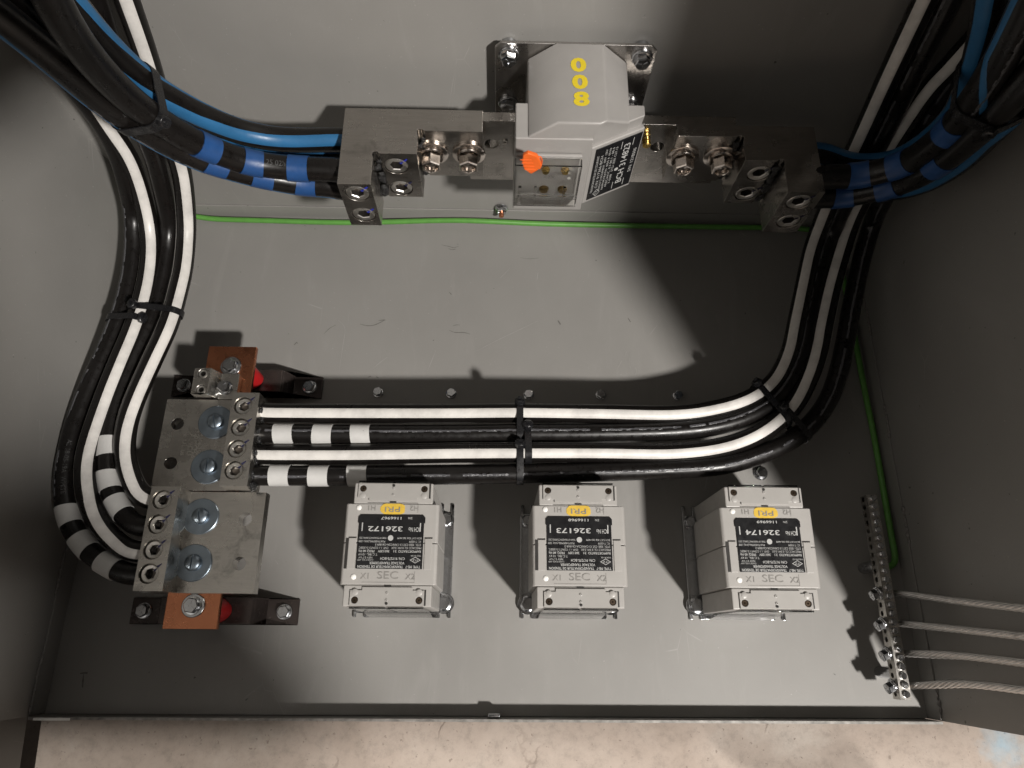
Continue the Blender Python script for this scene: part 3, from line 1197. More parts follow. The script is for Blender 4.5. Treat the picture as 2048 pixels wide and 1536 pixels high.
c1 = Cable('neutral_cable', [(0.128, scr2[3][1], .0845)] + path([(255, 1148, Z, .084), (219, 1131, Z, .082), (190, 1113, Z, .081), (166, 1090, Z, .080), (147, 1060, Z, .080), (134, 1025, Z, .080), (129, 985, Z, .080), (130, 944, Z, .080), (140, 890, Z, .080), (153, 840, Z, .080), (179, 773, Z, .080), (217, 690, Z, .080), (247, 610, Z, .081), (262, 545, Z, .084), (268, 480, Z, .092), (266, 425, Z, .108), up(255, 368), up(243, 325), up(222, 275), up(190, 225), up(145, 170), up(85, 105), up(20, 45), up(-40, 0)]),
           'outermost black neutral cable beside the left wall, white tape near its lug', 'cable', GN)
for q in ((213, 893), (216, 960), (238, 1015)): c3.tape(*q, 'white_tape')
for q in ((137, 1033), (168, 1092), (219, 1132)): c1.tape(*q, 'white_tape')
c1.ridge(-50, 8, (150, 850), (262, 400))
c1.ridge(-52, 8, (131, 1000), (133, 900))
c1.write('AL 18-05-19A  WHITE', 134, 940, -2, 0.0062, flip=True)

GR = 'white striped neutral cables on the right'
n1 = Cable('neutral_cable', [(0.200, scr1[0][1], .0845)] + path([(530, 826, Z, .0845), (700, 827, Z, .084), (900, 827, Z, .083), (1040, 826, Z, .083), (1200, 828, Z, .083), (1348, 830, Z, .083), (1433, 819, Z, .083), (1500, 798, Z, .083), (1549, 763, Z, .083), (1580, 705, Z, .083), (1595, 637, Z, .084), (1612, 555, Z, .088), (1624, 500, Z, .094), (1640, 455, Z, .108), up(1658, 410), up(1709, 304), up(1777, 154), up(1849, 0), up(1868, -40)]),
           'white striped cable on the inside of the right-hand bend, nearest the back wall', 'cable', GR, 'white_stripe', ((0, -6), (0.5, -4), (0.6, -14), (1, -8)), 34)
n2 = Cable('neutral_cable', [(0.200, scr1[1][1], .0845)] + path([(525, 867, Z, .0845), (700, 869, Z, .083), (900, 869, Z, .082), (1040, 867, Z, .082), (1200, 866, Z, .081), (1348, 862, Z, .081), (1440, 850, Z, .081), (1510, 826, Z, .081), (1565, 786, Z, .081), (1604, 715, Z, .081), (1622, 630, Z, .082), (1638, 555, Z, .085), (1652, 500, Z, .092), (1668, 455, Z, .105), up(1690, 405), up(1748, 304), up(1822, 154), up(1898, 0), up(1915, -40)]),
           'black cable with white tape bands, second from the top in the horizontal neutral run', 'cable', GR)
n3 = Cable('neutral_cable', [(0.200, scr1[2][1], .0845)] + path([(518, 909, Z, .0845), (700, 909, Z, .086), (900, 906, Z, .088), (1040, 905, Z, .089), (1200, 905, Z, .088), (1348, 906, Z, .087), (1450, 893, Z, .087), (1525, 864, Z, .087), (1584, 815, Z, .087), (1618, 755, Z, .087), (1637, 700, Z, .087), (1650, 637, Z, .087), (1665, 568, Z, .090), (1684, 500, Z, .096), (1700, 450, Z, .108), up(1720, 405), up(1776, 304), up(1850, 190), up(1900, 135), up(1965, 60), up(2030, -30)]),
           'white striped cable third from the top in the horizontal neutral run', 'cable', GR, 'white_stripe', ((0, 0), (0.45, 4), (0.55, -8), (0.62, -22), (0.8, -12), (1, 0)), 33)
n4 = Cable('neutral_cable', [(0.200, scr1[3][1], .0845)] + path([(510, 951, Z, .0845), (700, 951, Z, .083), (900, 949, Z, .082), (1040, 947, Z, .082), (1200, 943, Z, .081), (1348, 938, Z, .081), (1450, 929, Z, .081), (1536, 903, Z, .081), (1602, 866, Z, .081), (1648, 815, Z, .081), (1674, 756, Z, .081), (1689, 691, Z, .081), (1702, 620, Z, .083), (1716, 551, Z, .087), (1728, 500, Z, .094), (1745, 445, Z, .108), up(1765, 400), up(1808, 315), up(1868, 210), up(1930, 125), up(2010, 30), up(2060, -30)]),
           'black cable on the outside of the right-hand bend, white tape at the lug', 'cable', GR)
for q in ((572, 868), (646, 869), (719, 869)): n2.tape(*q, 'white_tape')
for q in ((561, 952), (639, 952), (713, 951)): n4.tape(*q, 'white_tape')
n2.ridge(-24, 9)
n4.ridge(2, 9)

# ---- blue phase conductors on the left
ZT, HL = 0.250, 0.069            # top and height of the big lugs
GB = 'blue striped phase cables on the left'
b1 = Cable('phase_cable', [(0.315, 0.535, .2316)] + path([(665, 280, Y, .535), (600, 281, Y, .534), (540, 277, Y, .532), (480, 264, Y, .528), (420, 240, Y, .522), (370, 215, Y, .517), (312, 180, Y, .510), (250, 130, Y, .502), (196, 74, Y, .496), (150, 18, Y, .492), (110, -35, Y, .49)]),
           'black cable with a bright blue stripe along the top of the left phase bundle', 'cable', GB, 'blue_stripe', ((0, 0), (0.3, -12), (0.6, -36), (0.75, -48), (1, -75)), 33, r=0.0117)
b2 = Cable('phase_cable', [(0.315, 0.535, .203)] + path([(660, 318, Y, .535), (600, 320, Y, .532), (520, 314, Y, .528), (440, 292, Y, .522), (370, 264, Y, .518), (300, 228, Y, .512), (230, 180, Y, .503), (160, 122, Y, .495), (100, 68, Y, .49), (40, 10, Y, .485), (0, -30, Y, .482)]),
           'black cable tucked behind the taped pair of the left phase bundle', 'cable', GB, 'blue_stripe', ((0, 40), (0.5, 30), (0.7, -40), (1, -45)), 18, three=False, r=0.0117)
b3 = Cable('phase_cable', [(0.310, 0.497, .2345)] + path([(660, 339, Y, .497), (596, 337, Y, .497), (504, 326, Y, .494), (413, 295, Y, .487), (360, 268, Y, .482), (307, 235, Y, .476), (255, 195, Y, .469), (205, 146, Y, .462), (160, 92, Y, .456), (122, 34, Y, .452), (98, -12, Y, .45), (88, -40, Y, .45)]),
           'black cable with blue tape bands, upper of the taped pair on the left', 'cable', GB, 'blue_stripe', ((0, 160), (0.6, 150), (1, 130)), 20, three=False, r=0.0117)
b4 = Cable('phase_cable', [(0.305, 0.497, .2050)] + path([(660, 370, Y, .497), (611, 368, Y, .497), (524, 352, Y, .494), (433, 327, Y, .489), (370, 303, Y, .485), (288, 258, Y, .478), (198, 195, Y, .470), (148, 153, Y, .466), (86, 100, Y, .462), (18, 45, Y, .458), (-40, 0, Y, .455)]),
           'black cable with blue tape bands, lowest of the left phase bundle', 'cable', GB, 'blue_stripe', ((0, -95), (0.6, -90), (0.8, -78), (1, -66)), 16, three=False, r=0.0117)
for q in ((413, 295), (504, 326), (596, 337)): b3.tape(*q, 'blue_tape')
for q in ((433, 327), (524, 352), (613, 368)): b4.tape(*q, 'blue_tape')
b3.write('25 02h', 552, 334, 15, 0.007, flip=True)
b4.ridge(-66, 5, (400, 310), (190, 190))
# ---- right
GB2 = 'blue striped phase cables on the right'
r1 = Cable('phase_cable', [(0.765, 0.533, .227)] + path([(1645, 310, Y, .533), (1705, 330, Y, .531), (1785, 325, Y, .527), (1850, 289, Y, .520), (1905, 237, Y, .512), (1932, 190, Y, .507), (1951, 140, Y, .503), (1972, 60, Y, .499), (1982, 0, Y, .497), (1986, -40, Y, .497)]),
           'black cable with a blue stripe along the top of the right phase bundle', 'cable', GB2, 'blue_stripe', ((0, -55), (0.3, -58), (0.6, -45), (0.8, -38), (1, -30)), 33, r=0.0117)
r2 = Cable('phase_cable', [(0.760, 0.530, .200)] + path([(1640, 362, Y, .530), (1700, 375, Y, .525), (1765, 381, Y, .515), (1840, 366, Y, .500), (1915, 325, Y, .488), (1980, 265, Y, .478), (2032, 215, Y, .470), (2090, 160, Y, .465)]),
           'black cable with a pale blue stripe, lowest of the right phase bundle', 'cable', GB2, 'blue_stripe', ((0, 30), (0.5, 35), (0.75, 20), (1, 80)), 22, three=False, r=0.0117)
r3 = Cable('phase_cable', [(0.757, 0.495, .239)] + path([(1655, 353, Y, .495), (1717, 352, Y, .494), (1800, 331, Y, .490), (1860, 295, Y, .484), (1902, 257, Y, .478), (1942, 210, Y, .472), (1978, 158, Y, .466), (2012, 100, Y, .461), (2052, 20, Y, .457), (2075, -30, Y, .455)]),
           'black cable with blue tape bands, upper of the taped pair on the right', 'cable', GB2, 'blue_stripe', ((0, 150), (0.5, 120), (0.8, -60), (1, -60)), 16, three=False, r=0.0117)
r4 = Cable('phase_cable', [(0.757, 0.495, .206)] + path([(1650, 393, Y, .495), (1688, 392, Y, .494), (1774, 374, Y, .489), (1830, 354, Y, .483), (1880, 325, Y, .476), (1935, 282, Y, .468), (1995, 225, Y, .460), (2055, 160, Y, .453), (2100, 110, Y, .45)]),
           'black cable with blue tape bands, lower of the taped pair on the right', 'cable', GB2, 'blue_stripe', ((0, 150), (1, 120)), 16, three=False, r=0.0117)
for q in ((1717, 352), (1800, 331), (1902, 257)): r3.tape(*q, 'blue_tape')
for q in ((1688, 392), (1774, 374), (1878, 326)): r4.tape(*q, 'blue_tape')
r3.ridge(20, 8, (1930, 225), (2048, 30))


# ---- cable ties
def tie(label, members, px, py, head_ang, width=0.0070, group='black cable ties', grow=0.0006):
    """strap round the given cables, head at an angle seen from the opening"""
    c0 = members[0]
    i = c0.near(px, py)
    p0, T, Nn, B = c0.fr[i]
    pts2 = []
    for c in members:
        # where this cable crosses the plane through p0
        best = min(range(len(c.P)), key=lambda k: abs((c.P[k] - p0).dot(T)) + 0.15 * (c.P[k] - p0).length)
        q = c.P[best] - p0
        u, v = q.dot(Nn), q.dot(B)
        for k in range(32):
            a = 2 * PI * k / 32
            pts2.append((u + math.cos(a) * (c.r + grow), v + math.sin(a) * (c.r + grow)))
    pts2 = sorted(set((round(a, 6), round(b_, 6)) for a, b_ in pts2))

    def half(seq):
        h = []
        for p in seq:
            while len(h) >= 2 and (h[-1][0] - h[-2][0]) * (p[1] - h[-2][1]) - (h[-1][1] - h[-2][1]) * (p[0] - h[-2][0]) <= 0:
                h.pop()
            h.append(p)
        return h[:-1]
    H = half(pts2) + half(pts2[::-1])
    cu = sum(a for a, _ in H) / len(H)
    cv = sum(b_ for _, b_ in H) / len(H)
    o = thing('cable_tie', p0, label, 'cable tie', group)
    th = 0.0011
    vs, fs = [], []
    n = len(H)
    for k, (u, v) in enumerate(H):
        d = Vector((u - cu, v - cv)).normalized()
        for s_, e_ in ((-1, 0), (1, 0), (1, th), (-1, th)):
            vs.append(p0 + Nn * (u + d.x * e_) + B * (v + d.y * e_) + T * (s_ * width / 2))
    for k in range(n):
        j = (k + 1) % n
        for q in range(4):
            fs.append((k * 4 + q, k * 4 + (q + 1) % 4, j * 4 + (q + 1) % 4, j * 4 + q))
    mb = MB()
    mb.add(vs, fs)
    mb.build('strap', 'nylon_black', o)
    ha = math.radians(head_ang)
    best = max(H, key=lambda h: (h[0] - cu) * math.cos(ha) + (h[1] - cv) * math.sin(ha))
    d = Vector((math.cos(ha), math.sin(ha)))
    tt = Vector((-d.y, d.x))
    c = p0 + Nn * (best[0] + d.x * 0.003) + B * (best[1] + d.y * 0.003)
    ex, ey, ez = T, Nn * tt.x + B * tt.y, Nn * d.x + B * d.y
    hb = MB()
    vs = []
    for sz, k in ((-0.0026, 1.0), (0.0022, 1.0), (0.0034, 0.72)):
        for a in range(8):
            an = 2 * PI * a / 8 + PI / 8
            vs.append(c + ex * (0.0060 * k * math.cos(an)) + ey * (0.0052 * k * math.sin(an)) + ez * sz)
    fs = [tuple(range(7, -1, -1)), tuple(range(16, 24))]
    for k in (0, 8):
        fs += [(k + i_, k + (i_ + 1) % 8, k + 8 + (i_ + 1) % 8, k + 8 + i_) for i_ in range(8)]
    hb.add(vs, fs)
    # cut tail stub
    q = c + ez * 0.003
    vs = []
    for s_, t_, e_ in ((-1, -1, 0), (1, -1, 0), (1, 1, 0), (-1, 1, 0), (-1, -1, 1), (1, -1, 1), (1, 1, 1), (-1, 1, 1)):
        vs.append(q + ex * (s_ * 0.0021) + ey * (t_ * 0.0007) + ez * (e_ * 0.003))
    hb.add(vs, [(0, 3, 2, 1), (4, 5, 6, 7), (0, 1, 5, 4), (1, 2, 6, 5), (2, 3, 7, 6), (3, 0, 4, 7)])
    hb.build('head', 'nylon_black', o, 0.0003)
    return o


tie('black cable tie around the left blue phase bundle', [b3, b1, b2, b4], 300, 231, 8, 0.0105)
tie('black cable tie round the two outer left neutral cables', [c2, c1], 271, 640, 25)
tie('black cable tie round the inner left neutral cables, its head on the cream stripe', [c3, c4, c2], 300, 628, -35)
tie('cable tie over the top two cables at the middle of the horizontal run', [n1, n2], 1037, 826, -62)
tie('cable tie just right of its two neighbours on the middle of the horizontal run', [n2, n3], 1058, 866, -40)
tie('cable tie over the lower two cables at the middle of the horizontal run', [n3, n4], 1036, 905, -45)
tie('cable tie over the inner cables at the right-hand bend', [n1, n2, n3], 1518, 788, -60)
tie('cable tie over the outer cables at the right-hand bend', [n3, n4], 1570, 830, -30)
tie('black cable tie around the right blue phase bundle', [r3, r1, r4, r2], 1942, 212, 10, 0.0105)

# ================================================================== PHASE LUGS
YA, YB, YPAD, YBK = 0.470, 0.505, 0.532, 0.5455
LT = ZT + 0.0012


def phase_lug(label, xs, sgn, screws, bolts, YBK=YBK):
    """xs: outer end, step A/B, step B/pad, pad end ; stair-stepped block of tin plated aluminium"""
    x0, xa, xb, xe = xs
    o = thing('phase_lug', ((x0 + xe) / 2, 0.53, LT - HL), label, 'terminal lug', 'stepped phase lugs on the bus bar')
    rr = 0.0032

    def notch(x, y0_):   # round relief cut into the inner corner
        return [(x - sgn * 0.0, y0_ - 0.006), (x - sgn * 0.0012, y0_ - 0.001), (x - sgn * 0.0006, y0_ + 0.0018), (x + sgn * 0.003, y0_ + 0.0022), (x + sgn * 0.006, y0_)]
    poly = [(x0, YBK), (x0, YA), (xa, YA)] + notch(xa, YB) + [(xb, YB)] + notch(xb, YPAD) + [(xe, YPAD), (xe, YBK)]
    b_ = MB().prism(poly, 'z', LT - HL, LT).build('body', 'tin_plate', o, 0.0005)
    cs = []
    for (px, py), fy in screws:
        p = at(px, py, y=fy)
        cs.append(MB().cyl((p.x, fy + 0.011, p.z), (0, -1, 0), 0.0117, 0.03, 28))
    cut(b_, cs)
    for k, ((px, py), fy) in enumerate(screws):
        p = at(px, py, y=fy)
        inst('set_screw', SET_L, o, (p.x, fy + 0.0004, p.z), (PI / 2, 0.3 * k, 0))
        d = Vector((0.70, 0, 0.71))
        nn = Vector((-d.z, 0, d.x)) * 0.0013
        mk = MB()
        for s0, s1, e_ in ((0.0062, 0.0102, 0.0001), (0.0119, 0.0165, 0.0003)):
            A, Bv = Vector((p.x, fy - e_, p.z)) + d * s0, Vector((p.x, fy - e_, p.z)) + d * s1
            mk.add([A + nn, A - nn, Bv - nn * 0.5, Bv + nn * 0.5], [(0, 1, 2, 3)])
        mk.build('witness_mark', 'ink_blue' if (sgn > 0 and k != 3) else 'ink_mark', o)
    for px, py in bolts:
        p = at(px, py, y=YPAD)
        inst('lug_nut', LUGNUT, o, (p.x, YPAD - 0.0002, p.z), FRONT)
    jm = MB()
    for k in range(22):
        z = LT - 0.008 - (HL - 0.012) * random.random() ** 0.8
        e1, e2_, e3 = random.uniform(0.6, 1.5), random.uniform(-0.0012, 0.0022), random.uniform(0, 0.0016)
        blob(jm, (xa + sgn * (0.0018 + e2_), YB - 0.0006 - e3, z), 0.0026 * e1, 0.0020 * e1, 0.0030 * e1, 600 + k + int(x0 * 1000))
        blob(jm, (xb + sgn * (0.0018 + e2_), YPAD - 0.0006 - e3, z), 0.0024 * e1, 0.0018 * e1, 0.0030 * e1, 700 + k + int(x0 * 1000))
    for k in range(14):
        aa = random.uniform(0, 6.28)
        yc, zc = random.choice([(0.535, .2316), (0.497, .2345), (0.497, .205)])
        blob(jm, (x0 - sgn * 0.001, yc + math.cos(aa) * .0106, zc + math.sin(aa) * .0106), 0.0024, 0.0026, 0.0026, 800 + k)
    jm.build('joint_compound', 'joint_compound', o)
    return o


X = lambda px, py, yy: at(px, py, y=yy).x
pl = [at(673, 371, z=LT).x, at(741, 369, z=LT).x, at(833, 312, z=LT).x, at(965, 262, z=LT).x]
phase_lug('stepped tin plated lug left of the current transformer', pl, 1,
          [((715, 388), YA), ((728, 430), YA), ((793, 333), YB), ((803, 377), YB)], [(864, 305), (938, 306)], 0.5576)
prr = [at(1650, 381, z=LT).x, at(1576, 381, z=LT).x, at(1492, 326, z=LT).x, at(1357, 272, z=LT).x]
phase_lug('stepped tin plated lug in shade right of the current transformer', prr, -1,
          [((1597, 405), YA), ((1577, 443), YA), ((1518, 348), YB), ((1493, 388), YB)], [(1365, 312), (1440, 312)])

# ================================================================== CURRENT TRANSFORMER
ct = thing('current_transformer', (0.53, 0.54, 0.16), 'grey plastic current transformer with yellow numerals on a steel plate', 'transformer')
YPL = 0.5850
mp_ = MB().prism([(0.459, 0.158), (0.597, 0.158), (0.6027, 0.164), (0.6027, 0.302), (0.597, 0.3078), (0.459, 0.3078), (0.4531, 0.302), (0.4531, 0.164)], 'y', YPL, YPL + 0.003).build('mounting_plate', 'stainless', ct, 0.0006)
for x in (0.4661, 0.5902):
    for z in (0.2945, 0.2325):
        MB().cyl((x, D + 0.001, z), (0, -1, 0), 0.0075, D - YPL - 0.002, 16).build('spacer', 'zinc', ct)
        inst('mounting_bolt', BOLT_M, ct, (x, YPL - 0.0003, z), (PI / 2, 0.6 if x < .5 else 0.1, 0), (1.15, 1.15, 1.25))
YF = 0.4935
up_ = [(0.4835, 0.185), (0.4835, 0.2905), (0.5090, 0.3100), (0.5520, 0.3100), (0.5770, 0.2885), (0.5800, 0.185)]
A = Vector((0.5405, 0.4990, 0))
Bq = Vector((0.5930, 0.5250, 0))
u = (Bq - A).normalized()
nv = Vector((u.y, -u.x, 0))
if nv.y > 0: nv = -nv


def facet(e_=0.0):
    # everything in front of the angled label face, leaning back above it
    mb = MB()
    prof = [(e_, 0.10), (e_, 0.2740), (0.0125 + e_, 0.34), (0.2, 0.34), (0.2, 0.10)]
    vs = []
    for s_ in (0.0, 0.12):
        for d_, z_ in prof:
            q_ = A + u * s_ + nv * d_
            vs.append((q_.x, q_.y, z_))
    n_ = len(prof)
    mb.add(vs, [tuple(range(n_)), tuple(range(2 * n_ - 1, n_ - 1, -1))] + [(k, (k + 1) % n_, n_ + (k + 1) % n_, n_ + k) for k in range(n_)])
    return mb


bd = MB().prism(up_[::-1], 'y', YF + 0.0008, YPL - 0.0005).build('body', 'ct_plastic', ct, 0.0020, 3)
cut(bd, [facet()])
low = [(0.4725, 0.5335), (0.4725, YF), (0.5905, YF), (0.5905, 0.5335)]
sh_ = MB().prism(low, 'z', 0.181, 0.2900).build('shroud', 'ct_plastic', ct, 0.0020, 3)
cut(sh_, [facet(-0.0009)])
# keep the shroud's middle below the round-shouldered body: front fascia panel
MB().box((0.4740, YF - 0.0022, 0.190), (0.5345, YF + 0.0005, 0.2675)).build('terminal_panel', 'vt_plastic', ct, 0.0012)
MB().box((0.4738, YF - 0.0040, 0.2660), (0.5347, YF - 0.0003, 0.2720)).build('terminal_hood', 'ct_plastic', ct, 0.0012)
# label slab on the angled face

def slab(mb, s0, s1, z0, z1, d0, d1):
    q = [A + u * s0 + nv * d0, A + u * s1 + nv * d0, A + u * s1 + nv * d1, A + u * s0 + nv * d1]
    mb.add([(v.x, v.y, z0) for v in q] + [(v.x, v.y, z1) for v in q], [(0, 3, 2, 1), (4, 5, 6, 7), (0, 1, 5, 4), (1, 2, 6, 5), (2, 3, 7, 6), (3, 0, 4, 7)])
    return mb


slab(MB(), 0.0015, 0.0585, 0.186, 0.2735, -0.004, 0.0030).build('label_holder', 'ct_plastic', ct, 0.0016, 3)
lb = slab(MB(), 0.0065, 0.0565, 0.1905, 0.2695, 0.0028, 0.0036).build('label', 'label_black', ct, 0.0004)
tx = MB()


def ctxt(body, s, z, size, width=None, bold=0.0):
    o_ = A + u * s + nv * 0.0038
    put_text(tx, body, size, (o_.x, o_.y, z), (0, 0, 1), -u, width=width, bold=bold)


ctxt('TRANSFORMATEUR DE COURANT', 0.0105, 0.2300, 0.0036, 0.058)
ctxt('C/N: 917266-BCH', 0.0150, 0.2320, 0.0040, 0.050)
ctxt('NIVEAU D ISOLEMENT  600V  10kV', 0.0190, 0.2320, 0.0032, 0.064)
ctxt('RAPPORT/RATIO  400:5 A  60 Hz', 0.0228, 0.2320, 0.0032, 0.064)
ctxt('PREC/ACC  0.3 B0.1 - B0.5', 0.0265, 0.2330, 0.0032, 0.060)
ctxt('T-0288   STD: IEEE C57.13', 0.0302, 0.2340, 0.0032, 0.056)
ctxt('BCH 314823', 0.0418, 0.2310, 0.0098, 0.060, 0.00008)
ctxt('S/N: 1218506', 0.0520, 0.2310, 0.0050, 0.036)
pz = A + u * 0.0350 + nv * 0.0037
tx.lathe([(0.0022, 0), (0.0022, 0.0001), (0, 0.0001)], (pz.x, pz.y, 0.226), nv, 20)
for z0, z1 in ((0.1945, 0.2055), (0.2560, 0.2665)):
    for s_ in (0.0350, 0.0475):
        q = [A + u * (s_ + k) + nv * 0.0038 for k in (-0.0003, 0.0003)]
        tx.add([(q[0].x, q[0].y, z0), (q[1].x, q[1].y, z0), (q[1].x, q[1].y, z1), (q[0].x, q[0].y, z1)], [(0, 1, 2, 3)])


def diamond(mb, c, ex, ey, hw, hh, t, body):
    c, ex, ey = Vector(c), Vector(ex), Vector(ey)
    o4 = [ex * hw, ey * hh, -ex * hw, -ey * hh]
    i4 = [v * (1 - t) for v in o4]
    mb.add([c + v for v in o4 + i4], [(k, (k + 1) % 4, 4 + (k + 1) % 4, 4 + k) for k in range(4)])
    put_text(mb, body, hh * 0.85, c, ex, ey, width=hw * 0.95)


pz = A + u * 0.0165 + nv * 0.0038
diamond(tx, (pz.x, pz.y, 0.1985), (0, 0, 1), -u, 0.0062, 0.0040, 0.16, 'ITZ')
tx.build('lettering', 'label_ink', ct)
# yellow numerals on top
yn = MB()
for t_, px, py in (('0', 1157, 131), ('0', 1160, 165), ('8', 1163, 199)):
    p = at(px, py, z=0.3104)
    put_text(yn, t_, 0.0205, p, (1, 0.02, 0), (-0.02, 1, 0), bold=0.0009, width=0.0142)
yn.build('numerals', 'yellow_print', ct)
em = MB()
p = at(1271, 232, z=0.2871)
put_text(em, 'H1', 0.007, p, (1, 0, 0), (0, 1, 0))
em.build('embossed_mark', 'emboss', ct)
# secondary terminals
for px, z in ((1092, 0.2510), (1131, 0.2510)):
    x = at(px, 333, y=YF - 0.003).x
    MB().lathe([(0, 0), (0.0040, 0), (0.0040, 0.0012), (0.0031, 0.0016), (0.0031, 0.0040), (0.0024, 0.0046), (0, 0.0046)], (x, YF - 0.0022, z), (0, -1, 0), 20).build('terminal_screw', 'brass', ct)
    MB().lathe([(0, 0), (0.0046, 0), (0.0046, 0.0015), (0.0036, 0.0020), (0.0036, 0.0034), (0, 0.0034)], (x, YF - 0.0022, 0.2210), (0, -1, 0), 20).build('terminal_screw', 'brass_dull', ct)
em = MB()
put_text(em, 'X2X', 0.006, (at(1098, 350, y=YF - .0024).x, YF - 0.0024, 0.2390), (1, 0, 0), (0, 0, 1))
em.build('embossed_mark', 'emboss', ct)
MB().cyl((at(1138, 350, y=YF).x, YF - 0.0021, 0.2380), (0, -1, 0), 0.0017, 0.0004, 14).build('white_dot', 'white_paint', ct)
# clear hinged cover over the terminals
cv = MB()
cx0, cx1, cy0, cy1, cz0, cz1 = 0.4728, 0.5345, 0.4800, YF - 0.0045, 0.2060, 0.2690
t_ = 0.0012
cv.box((cx0, cy0, cz0), (cx1, cy0 + t_, cz1))
cv.box((cx0, cy0 + t_ + 0.0001, cz1 - t_), (cx1, cy1, cz1))
cv.box((cx0, cy0 + t_ + 0.0001, cz0), (cx1, cy1, cz0 + t_))
cv.box((cx0, cy0 + t_ + 0.0001, cz0 + t_ + 0.0001), (cx0 + t_, cy1, cz1 - t_ - 0.0001))
cv.box((cx1 - t_, cy0 + t_ + 0.0001, cz0 + t_ + 0.0001), (cx1, cy1, cz1 - t_ - 0.0001))
cvo = cv.build('terminal_cover', 'clear_plastic', ct, 0.0003)
cr = MB()
for s_ in (0.33, 0.78):
    x = cx0 + (cx1 - cx0) * s_
    cr.box((x - 0.0012, cy0 - 0.0022, cz0 + 0.004), (x + 0.0012, cy0 - 0.0001, 0.240))
cr.box((cx0 + 0.003, cy0 - 0.0020, 0.2250), (cx1 - 0.001, cy0 - 0.0001, 0.2268))
cr.box((cx0 + 0.004, cy0 - 0.0030, 0.214), (cx0 + 0.007, cy0 - 0.0001, 0.240))
cr.build('cover_rib', 'clear_plastic', cvo, 0.0004)
# primary bar through the transformer
x0b, x1b = at(935, 232, z=ZT).x, at(1472, 236, z=ZT).x
bar = MB().box((x0b, YBK + 0.0004, 0.158), (x1b, 0.5570, ZT)).build('primary_bar', 'tin_plate', ct, 0.0006)
hx = at(983, 288, y=YBK).x
cut(bar, [MB().cyl((hx, 0.52, 0.2170), (0, 1, 0), 0.0068, 0.06, 24), MB().cyl((at(1318, 285, y=YBK).x, 0.52, 0.217), (0, 1, 0), 0.0068, 0.06, 24)])
p = at(1010, 283, y=YBK)
inst('voltage_tap_screw', SET_S, ct, (p.x, YBK - 0.001, p.z), FRONT, (0.55, 0.55, 0.6))
p = at(1293, 286, y=YBK - 0.005)
MB().lathe([(0, 0), (0.0042, 0), (0.0042, 0.003), (0.0030, 0.0035), (0.0042, 0.0045), (0.0042, 0.0080), (0.0030, 0.0090), (0, 0.0090)], (p.x, YBK - 0.0002, p.z), (0, -1, 0), 18).build('tap_screw', 'brass', ct)

# orange seal hanging on the cover
sg_ = thing('security_seal', at(1062, 332, y=cy0 - 0.006), 'orange plastic seal hanging on the clear terminal cover', 'seal')
yo = cy0 - 0.0075
poly = [at(x, y, y=yo) for x, y in [(1046, 312), (1056, 307), (1074, 313), (1079, 320), (1084, 334), (1076, 341), (1062, 349), (1048, 339), (1044, 325)]]
MB().prism([(p.x, p.z) for p in poly], 'y', yo, yo + 0.0042).build('tag', 'orange_plastic', sg_, 0.0010)
lp = [at(x, y, y=yo + 0.002) for x, y in [(1073, 315), (1080, 312), (1084, 318), (1083, 330), (1079, 338)]]
MB().tube(catmull(lp, 0.001), 0.0006, 8).build('loop', 'orange_plastic', sg_)
rb = MB()
for k in range(4):
    q = poly[0].lerp(poly[6], 0.2 + 0.17 * k)
    rb.box((q.x - 0.004, yo - 0.0005, q.z - 0.0004), (q.x + 0.006, yo + 0.0002, q.z + 0.0004))
rb.build('rib', 'orange_plastic', sg_, 0.0002)

